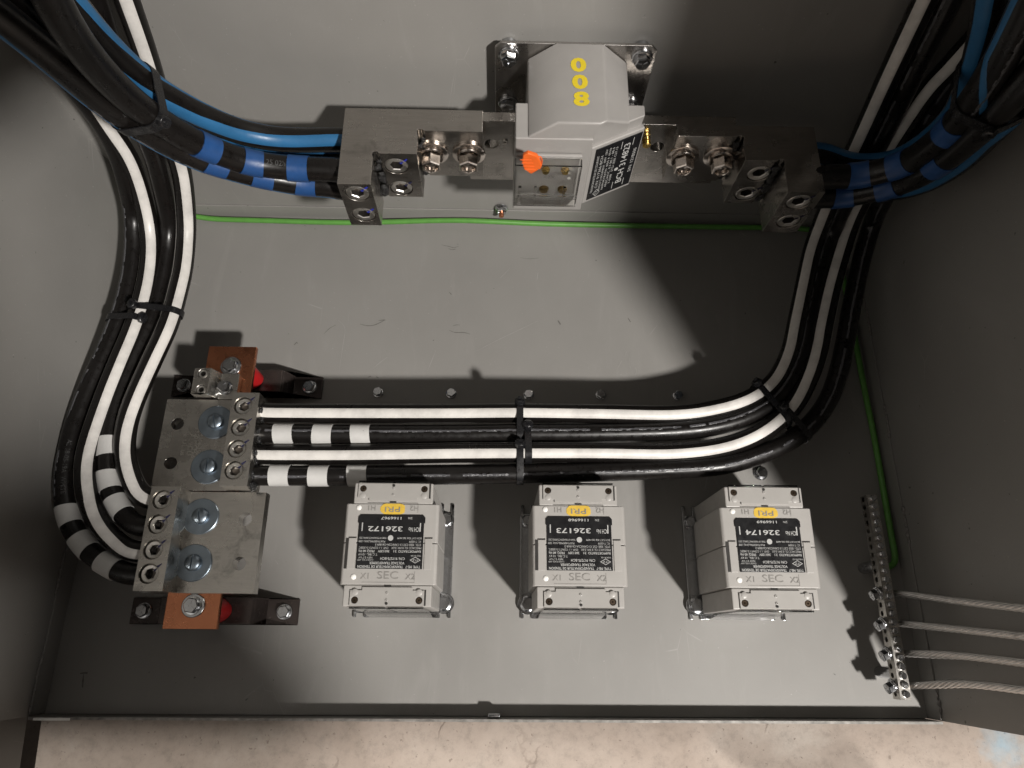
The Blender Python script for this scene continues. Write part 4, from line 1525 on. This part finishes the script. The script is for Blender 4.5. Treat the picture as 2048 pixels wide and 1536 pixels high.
# ================================================================== VOLTAGE TRANSFORMERS
def voltage_transformer(xc, num, sn, label):
    yc, H = 0.160, 0.118
    o = thing('voltage_transformer', (xc, yc, 0), label, 'transformer', 'grey voltage transformers bolted to the enclosure floor')
    L = lambda x, y, z=0: (xc + x, yc + y, z)
    P2 = lambda pts: [(xc + x, yc + y) for x, y in pts]
    # base plate with open slots at its corners
    s = 0.0042
    e = 0.045
    pts = []
    for sx, sy in ((1, 1), (-1, 1), (-1, -1), (1, -1)):
        hx_, hy_ = 0.0525, (0.0590 if sy > 0 else 0.0640)
        c = [(hx_, hy_), (e + s, hy_), (e + s, hy_ - 0.012), (e, hy_ - 0.0155), (e - s, hy_ - 0.012), (e - s, hy_)]
        c = [(sx * a_, sy * b_) for a_, b_ in c]
        pts += c if sx * sy > 0 else c[::-1]
    MB().prism(P2(pts), 'z', 0.0003, 0.0033).build('base_plate', 'zinc', o, 0.0006)
    for sx in (1, -1):
        MB().box(L(sx * 0.0522 - 0.0014, -0.0500, 0.0035), L(sx * 0.0522 + 0.0000 if sx > 0 else sx * 0.0522 + 0.0014, 0.0460, 0.0080)).build('base_lip', 'zinc', o, 0.0004)
        for y in (0.0405, -0.0490):
            inst('bolt', BOLT_M if y > 0 else BOLT_L, o, L(sx * e, y, 0.0034), (0, 0, sx * 0.4 + y * 9 + xc * 5), (0.95, 0.95, 1.05))
    z0 = 0.0036
    # core block in two halves, end blocks
    for y0, y1 in ((0.0004, 0.0375), (-0.0385, -0.0001)):
        prof = [(-0.0405, z0), (0.0405, z0), (0.0452, 0.030), (0.0452, H - 0.002), (0.0430, H), (-0.0430, H), (-0.0452, H - 0.002), (-0.0452, 0.030)]
        MB().prism([(xc + a_, b_) for a_, b_ in prof], 'y', yc + y0, yc + y1).build('core_half', 'vt_plastic', o, 0.0010)
    MB().box(L(-0.0385, 0.0376, z0), L(0.0385, 0.0582, H - 0.0004)).build('end_block', 'vt_plastic', o, 0.0014)
    MB().box(L(-0.0412, -0.0582, z0 + 0.012), L(0.0412, -0.0386, H - 0.0004)).build('end_block', 'vt_plastic', o, 0.0014)
    # terminal covers
    for sy in (1, -1):
        w1 = 0.0345
        poly = [(-w1, 0.0575), (w1, 0.0575), (w1, 0.0432), (0.0235, 0.0432), (0.0235, 0.0405), (-0.0235, 0.0405), (-0.0235, 0.0432), (-w1, 0.0432)]
        poly = [(a_, b_ * sy) for a_, b_ in poly]
        if sy < 0: poly = poly[::-1]
        cvr = MB().prism(P2(poly), 'z', H - 0.0003, H + 0.0014).build('terminal_cover', 'vt_cover', o, 0.0005)
        cs = [MB().cyl(L(sx * 0.0298, sy * 0.0522, H - 0.01), (0, 0, 1), 0.0032, 0.03, 20) for sx in (1, -1)]
        cut(cvr, cs)
        for sx in (1, -1):
            MB().lathe([(0, 0), (0.0031, 0), (0.0024, 0.0006), (0.0008, 0.0006), (0.0006, 0.0), (0, 0)], L(sx * 0.0298, sy * 0.0522, H + 0.0001), n=18).build('cover_screw', 'dark_screw', o)
            MB().lathe([(0.0030, 0), (0.0030, 0.0010), (0.0022, 0.0014), (0, 0.0014)], L(sx * 0.0298, sy * 0.0452, H + 0.0006), n=18).build('boss', 'vt_plastic', o)
        for k, yy in enumerate((0.0552, 0.0525, 0.0460)):
            MB().lathe([(0.0013, 0), (0.0013, 0.0008), (0.0006, 0.0010), (0.0005, 0.0002), (0, 0.0002)], L(0.0, sy * yy, H + 0.0014), n=12).build('pip', 'vt_plastic' if k else 'dark_socket', o)
        MB().box(L(-0.0032, sy * 0.0392 - 0.0006, H - 0.0002), L(0.0032, sy * 0.0392 + 0.0006, H + 0.0004)).build('dark_slot_strip', 'dark_socket', o)  # solid dark bar painted in as a shaded slot
        # dark strip painted in as the shaded gap beside the cover
        MB().box(L(w1 + 0.0001, sy * 0.0500 - 0.0070, H - 0.0006), L(w1 + 0.0016, sy * 0.0500 + 0.0072, H + 0.0001)).build('gap', 'dark_socket', o)
        # clear end guard
        gd = MB()
        ys = (0.0585, 0.0600) if sy > 0 else (-0.0600, -0.0585)
        for xa_, xb_ in ((-0.0345, -0.0012), (0.0012, 0.0345)):
            gd.box(L(xa_, ys[0], 0.030), L(xb_, ys[1], H + 0.0012))
        gd.build('clear_guard', 'clear_plastic', o, 0.0004)
    gd = MB()
    gd.prism([(yc - 0.0602, 0.040), (yc - 0.0602, 0.046), (yc - 0.0640, 0.010), (yc - 0.0640, 0.005)], 'x', xc - 0.034, xc + 0.034)
    gd.build('clear_guard', 'clear_plastic', o, 0.0003)
    # raised pads beside the label
    for sx in (1, -1):
        MB().box(L(sx * 0.0362 - 0.0036, -0.0245, H - 0.0004), L(sx * 0.0362 + 0.0036, 0.0045, H + 0.0010)).build('rail_pad', 'vt_plastic', o, 0.0006)
        MB().box(L(sx * 0.0362 - 0.0040, 0.0046, H - 0.0004), L(sx * 0.0362 + 0.0036, 0.0057, H + 0.0002)).build('dark_slot_strip', 'dark_socket', o)  # dark bar painted as the shaded side of the recess
    MB().box(L(-0.0425, -0.0240, H - 0.0004), L(-0.0400, 0.0046, H + 0.00015)).build('dark_slot_strip', 'dark_socket', o)
    # label
    lp_ = [(-0.0312, -0.0240), (0.0312, -0.0240), (0.0312, 0.0085), (0.0312, 0.0185), (0.0322, 0.0190), (0.0322, 0.0245), (0.0300, 0.0270), (-0.0300, 0.0270), (-0.0322, 0.0245), (-0.0322, 0.0190), (-0.0312, 0.0185)]
    MB().prism(P2(lp_), 'z', H - 0.0002, H + 0.0012).build('label', 'label_black', o, 0.0003)
    zt = H + 0.00135
    ux, uy = (-1, 0, 0), (0, -1, 0)
    t = MB()

    def line(body, x, y, size, width=None, bold=0.0):
        put_text(t, body, size, L(x, y, zt), ux, uy, width=width, bold=bold)
    line('TYPE: ME-7   TRANSFORMATEUR DE TENSION', 0.0, -0.0220, 0.0034, 0.0590, 0.00005)
    line('VOLTAGE TRANSFORMER', -0.002, -0.0186, 0.0034, 0.0330, 0.00005)
    line('CLASSE D ISOL. 600V', -0.0225, -0.0160, 0.0019, 0.0150)
    line('C/N: 917275-BCH', 0.0030, -0.0145, 0.0034, 0.0230, 0.00004)
    line('NSV 0.7 kV', -0.0225, -0.0137, 0.0027, 0.0130)
    line('MADE IN USA', 0.0250, -0.0118, 0.0020, 0.0095)
    line('T.C./BIL: 10 kV', -0.0205, -0.0108, 0.0029, 0.0180)
    line('RAPPORT/RATIO  3:1    360:120V    FREQ: 60 Hz', 0.0, -0.0077, 0.0032, 0.0590, 0.00004)
    line('PREC/ACC CL: 0.3W, 0.6X    OVF: 1.1 CONT/1.5-30SEC', 0.0, -0.0046, 0.0028, 0.0590)
    line('STD.: IEEE C57.13 CAN/CSA-C61869-3', 0.0075, -0.0016, 0.0029, 0.0435)
    line('IC: T-0309', 0.0235, 0.0014, 0.0027, 0.0110)
    line('PUI/THERMAL(VA): 200', -0.0175, 0.0014, 0.0027, 0.0250)
    line('BCH CAT ID# 362-4699', 0.0180, 0.0046, 0.0025, 0.0230)
    line('YEAR OF MANUFACTURING: 2021', -0.0170, 0.0046, 0.0025, 0.0260)
    line('BCH No', 0.0225, 0.0130, 0.0058, 0.0115, 0.00006)
    line(num, -0.0055, 0.0135, 0.0066, 0.0330, 0.00010)
    line('S/N:', 0.0175, 0.0236, 0.0030, 0.0042)
    line(sn, 0.0, 0.0236, 0.0036, 0.0195, 0.00005)
    t.lathe([(0.0026, 0), (0.0026, 0.0001), (0, 0.0001)], L(0.0, 0.0046, zt), n=22)
    for sx in (1, -1):
        t.box(L(sx * 0.0278 - 0.0005, 0.0110, zt - 0.0001), L(sx * 0.0278 + 0.0005, 0.0190, zt + 0.00002))
    diamond(t, L(0.0245, -0.0158, zt), ux, uy, 0.0052, 0.0030, 0.18, 'ITZ')
    t.build('lettering', 'label_ink', o)
    # embossed terminal names and yellow marker
    em_ = MB()
    ze = H + 0.0005
    put_text(em_, 'H1', 0.0072, L(-0.0205, 0.0335, ze), ux, uy)
    put_text(em_, 'PRI', 0.0072, L(0.0, 0.0322, ze + 0.0003), ux, uy, width=0.0145)
    put_text(em_, 'H2', 0.0072, L(0.0210, 0.0335, ze), ux, uy)
    vx, vy = (1, 0, 0), (0, 1, 0)
    put_text(em_, 'X1', 0.0076, L(-0.0215, -0.0310, ze), vx, vy)
    put_text(em_, 'SEC', 0.0098, L(-0.0005, -0.0302, ze), vx, vy, width=0.0195)
    put_text(em_, 'X2', 0.0076, L(0.0205, -0.0312, ze), vx, vy)
    for yy, hw_ in ((0.0382, 0.0245), (-0.0362, 0.0245)):
        em_.box(L(-hw_, yy - 0.00018, H - 0.0002), L(hw_, yy + 0.00018, H + 0.0003))
    em_.box(L(0.0244, 0.0290, H - 0.0002), L(0.0247, 0.0380, H + 0.0003))
    em_.box(L(0.0244, -0.0360, H - 0.0002), L(0.0247, -0.0260, H + 0.0003))
    em_.build('embossed_lettering', 'emboss', o)
    pm = MB()
    pts = []
    for k in range(24):
        a_ = 2 * PI * k / 24
        rx = 0.0118 * (1 + 0.06 * math.sin(5 * a_ + xc * 30))
        pts.append((max(-0.0118, min(0.0118, rx * 1.08 * math.cos(a_))), 0.0325 + max(-0.0052, min(0.0052, 0.0066 * math.sin(a_)))))
    pm.prism(P2(pts), 'z', H - 0.0002, H + 0.00035)
    pm.build('yellow_marker_patch', 'yellow_marker', o)
    for yy in (0.0335, -0.0315):
        MB().lathe([(0.0025, 0), (0.0025, 0.0006), (0.0018, 0.0012), (0, 0.0014)], L(-0.0325, yy, H), n=18).build('white_dot', 'white_paint', o)
    return o


voltage_transformer(0.3594, '326172', '1166967', 'grey voltage transformer numbered 326172, beside the neutral lugs')
voltage_transformer(0.5400, '326173', '1166968', 'grey voltage transformer numbered 326173, middle of the three')
voltage_transformer(0.7236, '326174', '1166969', 'grey voltage transformer numbered 326174, nearest the ground bar')

# ================================================================== GROUND WIRING
rg = 0.0034
gp = path([(330, 424, Y, D - .005), (398, 434, Y, D - .006), (430, 440, Y, D - .007), (520, 443, Y, D - .008), (700, 445, Y, D - .009), (880, 441, Y, D - .008), (960, 442, Y, D - .009), (1100, 448, Y, D - .009), (1300, 452, Y, D - .009), (1500, 455, Y, D - .009), (1600, 457, Y, D - .009)])
gp = [Vector((p.x, p.y, max(p.z, rg + 0.0006))) for p in gp]
gp += [Vector((0.885, D - 0.014, rg + .001)), Vector((0.901, D - 0.04, rg + .001)), Vector((0.905, 0.48, rg + .001))]
gp += [Vector((min(q.x, W - rg - 0.003), q.y, rg + .001)) for q in path([(1703, 640, Z, .004), (1727, 770, Z, .004), (1748, 860, Z, .004), (1777, 960, Z, .004), (1802, 1045, Z, .004), (1813, 1095, Z, .004), (1806, 1125, Z, .005), (1785, 1135, Z, .008), (1750, 1132, Z, .012)])]
gw = MB().tube(catmull(gp), rg, 12).build('green_wire', 'green_wire')
tag(gw, 'green insulated bonding wire along the back and right edges of the floor', 'wire')

gb = thing('ground_bar', (0.866, 0.123, 0), 'tinned ground bar with a row of screws along the right wall', 'ground bar')
GX0, GX1, GZ0, GZ1, GY0, GY1 = 0.8650, 0.8762, 0.0315, 0.0455, 0.0205, 0.2262
bo = MB().box((GX0, GY0, GZ0), (GX1, GY1, GZ1)).build('bar', 'tin_plate_lug', gb, 0.0007)
ys = [GY0 + 0.0052 + i * 0.00855 for i in range(24)]
wires_y = []
for px, py in ((1740, 1185), (1753, 1246), (1764, 1306), (1776, 1371)):
    wires_y.append(at(px, py, z=0.040).y)
cut(bo, [MB().cyl((GX0 - 0.01, y, 0.0370), (1, 0, 0), 0.0028, 0.04, 12) for y in ys if min(abs(y - w_) for w_ in wires_y) > 0.006])
SCR = mesh_of(MB().lathe([(0.0034, 0), (0.0034, 0.0022), (0.0026, 0.0030), (0.0007, 0.0030), (0.0005, 0.0018), (0, 0.0018)], (0, 0, 0), n=12).box((-0.0030, -0.0005, 0.0029), (0.0030, 0.0005, 0.0033)), 'zinc', 30)
for i, y in enumerate(ys):
    inst('terminal_screw', SCR, gb, (GX0 + 0.0058, y, GZ1 - 0.0002 + random.uniform(-.0004, .0010)), (random.uniform(-.06, .06), 0, random.uniform(0, 3)))
for y in wires_y:
    inst('lug_bolt', BOLT_M, gb, (GX0 - 0.0002, y, 0.0380), (0, -PI / 2, 0.4), (0.85, 0.85, 1.2))
for y in (0.045, 0.152):
    MB().lathe([(0, 0), (0.0055, 0), (0.0062, 0.004), (0.0062, 0.026), (0.0055, 0.0309), (0, 0.0309)], ((GX0 + GX1) / 2, y, 0.0003), n=20).build('standoff', 'zinc', gb)
# stranded ground conductors
WL = ['uppermost of the four bare stranded ground wires on the right', 'second bare stranded ground wire below the uppermost', 'third bare stranded ground wire, above the lowest', 'lowest bare stranded ground wire, beside the front lip']
ends = [((1930, 1204), (2048, 1217), (2130, 1226)), ((1930, 1260), (2048, 1273), (2130, 1281)), ((1925, 1312), (2048, 1326), (2130, 1334)), ((1930, 1368), (2048, 1380), (2130, 1388))]
for k, (y, en) in enumerate(zip(wires_y, ends)):
    pts = [Vector((GX1 - 0.004, y, 0.0385)), Vector((GX1 + 0.004, y - 0.0003, 0.0395))]
    for (px, py), xx in zip(en, (0.892, 0.899, 0.902)):
        pts.append(at(px, py, x=xx))
    pts += [pts[-1] + Vector((0.002, -0.004, 0.12)), pts[-1] + Vector((0.002, -0.004, 0.5)), pts[-1] + Vector((0.002, -0.004, 1.1))]
    P = catmull(pts, 0.0022)
    fr = frames(P, ref=(0.0, 1.0, 0.2))
    o = thing('ground_conductor', P[0], WL[k], 'wire', 'bare stranded ground conductors')
    mb = MB()
    s_ = 0
    for j in range(7):
        Q = []
        s_ = 0
        for i, (p, T, Nn, B) in enumerate(fr):
            if i: s_ += (P[i] - P[i - 1]).length
            aa = 2 * PI * j / 7 - s_ * 2 * PI / 0.058
            spread = 1 + (0.18 if k > 1 else 0.0) * math.exp(-((s_ - 0.05) / 0.025) ** 2)
            Q.append(p + (Nn * math.cos(aa) + B * math.sin(aa)) * 0.0023 * spread)
        mb.tube(Q, 0.00125, 7)
    mb.tube(P, 0.0016, 7)
    mb.build('strands', 'bare_wire', o)

# ================================================================== PHOTOGRAPHER, ADDED TO CAST SHADE
# unseen, leans in over the open front; arm shaped to shade the front left
mat('work_clothes', (0.020, 0.022, 0.028), 0.85, 0, 0.2, 30, 0.3, 200)
mat('skin', (0.50, 0.30, 0.22), 0.55, 0, 0.06, 40)
mat('boots', (0.05, 0.035, 0.025), 0.6)
J = {
    'pelvis': ((0.47, -0.86, 0.88), 0.135), 'waist': ((0.48, -0.80, 1.00), 0.125), 'chest': ((0.50, -0.68, 1.13), 0.140), 'neck0': ((0.51, -0.58, 1.24), 0.065),
    'neck': ((0.51, -0.54, 1.29), 0.055), 'head0': ((0.51, -0.48, 1.36), 0.080), 'head': ((0.51, -0.45, 1.45), 0.085), 'crown': ((0.51, -0.46, 1.52), 0.055),
    'rsh': ((0.655, -0.64, 1.10), 0.085), 'rel': ((0.757, -0.392, 0.826), 0.092), 'rfa': ((0.725, -0.370, 1.040), 0.030), 'rwr': ((0.600, -0.105, 1.060), 0.025), 'rpa': ((0.555, -0.025, 0.930), 0.033),
    'lsh': ((0.345, -0.66, 1.12), 0.070), 'lel': ((0.280, -0.78, 0.86), 0.055), 'lwr': ((0.290, -0.66, 0.66), 0.036), 'lpa': ((0.295, -0.63, 0.59), 0.032), 'lfi': ((0.295, -0.61, 0.52), 0.016),
    'rhip': ((0.560, -0.88, 0.82), 0.100), 'rkn': ((0.575, -0.82, 0.45), 0.072), 'ran': ((0.580, -0.90, 0.06), 0.050), 'rto': ((0.590, -0.76, 0.012), 0.042),
    'lhip': ((0.380, -0.88, 0.82), 0.100), 'lkn': ((0.360, -0.82, 0.45), 0.072), 'lan': ((0.350, -0.90, 0.06), 0.050), 'lto': ((0.340, -0.76, 0.012), 0.042),
}
for k, (dx, dy, l) in enumerate(((-0.004, 0.020, 1.0), (0.004, 0.030, 1.08), (0.012, 0.038, 1.0), (0.020, 0.042, 0.82))):
    J['f%da' % k] = ((0.536 + dx, 0.012 + dy, 0.838), 0.0095)
    J['f%db' % k] = ((0.536 + dx - 0.026 * l, 0.012 + dy + 0.004, 0.833), 0.0085)
    J['f%dc' % k] = ((0.536 + dx - 0.040 * l, 0.012 + dy + 0.003, 0.822), 0.0075)
J['th1'] = ((0.515, -0.012, 0.846), 0.011)
J['th2'] = ((0.500, 0.014, 0.846), 0.0095)
J['th3'] = ((0.494, 0.036, 0.842), 0.008)
E_ = [('pelvis', 'waist'), ('waist', 'chest'), ('chest', 'neck0'), ('neck0', 'neck'), ('neck', 'head0'), ('head0', 'head'), ('head', 'crown'),
      ('chest', 'rsh'), ('rsh', 'rel'), ('rel', 'rfa'), ('rfa', 'rwr'), ('rwr', 'rpa'), ('chest', 'lsh'), ('lsh', 'lel'), ('lel', 'lwr'), ('lwr', 'lpa'), ('lpa', 'lfi'),
      ('pelvis', 'rhip'), ('rhip', 'rkn'), ('rkn', 'ran'), ('ran', 'rto'), ('pelvis', 'lhip'), ('lhip', 'lkn'), ('lkn', 'lan'), ('lan', 'lto'), ('rpa', 'th1'), ('th1', 'th2'), ('th2', 'th3')]
for k in range(4):
    E_ += [('rpa', 'f%da' % k), ('f%da' % k, 'f%db' % k), ('f%db' % k, 'f%dc' % k)]
nm = list(J)
me = bpy.data.meshes.new('person')
me.from_pydata([J[n_][0] for n_ in nm], [(nm.index(a_), nm.index(b_)) for a_, b_ in E_], [])
po = bpy.data.objects.new('person', me)
COL.objects.link(po)
po.modifiers.new('skin', 'SKIN')
for i, n_ in enumerate(nm):
    sv = me.skin_vertices[0].data[i]
    sv.radius = (J[n_][1], J[n_][1])
    sv.use_root = (n_ == 'pelvis')
sd = po.modifiers.new('sub', 'SUBSURF')
sd.levels = sd.render_levels = 2
dg = bpy.context.evaluated_depsgraph_get()
dg.update()
pm_ = bpy.data.meshes.new_from_object(po.evaluated_get(dg))
bpy.data.objects.remove(po)
per = bpy.data.objects.new('person', pm_)
COL.objects.link(per)
pm_.materials.clear()
for n_ in ('work_clothes', 'skin', 'boots'): pm_.materials.append(MATS[n_])
for p in pm_.polygons:
    c = p.center
    p.material_index = 1 if (c.z > 1.27 or (c.x > .48 and c.y > -0.05) or (c.x < .33 and .50 < c.z < .66 and c.y > -.68)) else (2 if c.z < 0.09 else 0)
    p.use_smooth = True
per.location = (0, 0, -0.03)
tag(per, 'unseen person in dark work clothes, added to shade the front left corner', 'person')
ph = thing('phone', (0.47, 0.07, 0.809), 'unseen slim dark phone held by the added person', 'phone')
MB().box((0.425, 0.030, 0.8085), (0.508, 0.105, 0.8165)).build('case', 'nylon_black', ph, 0.003, 3)
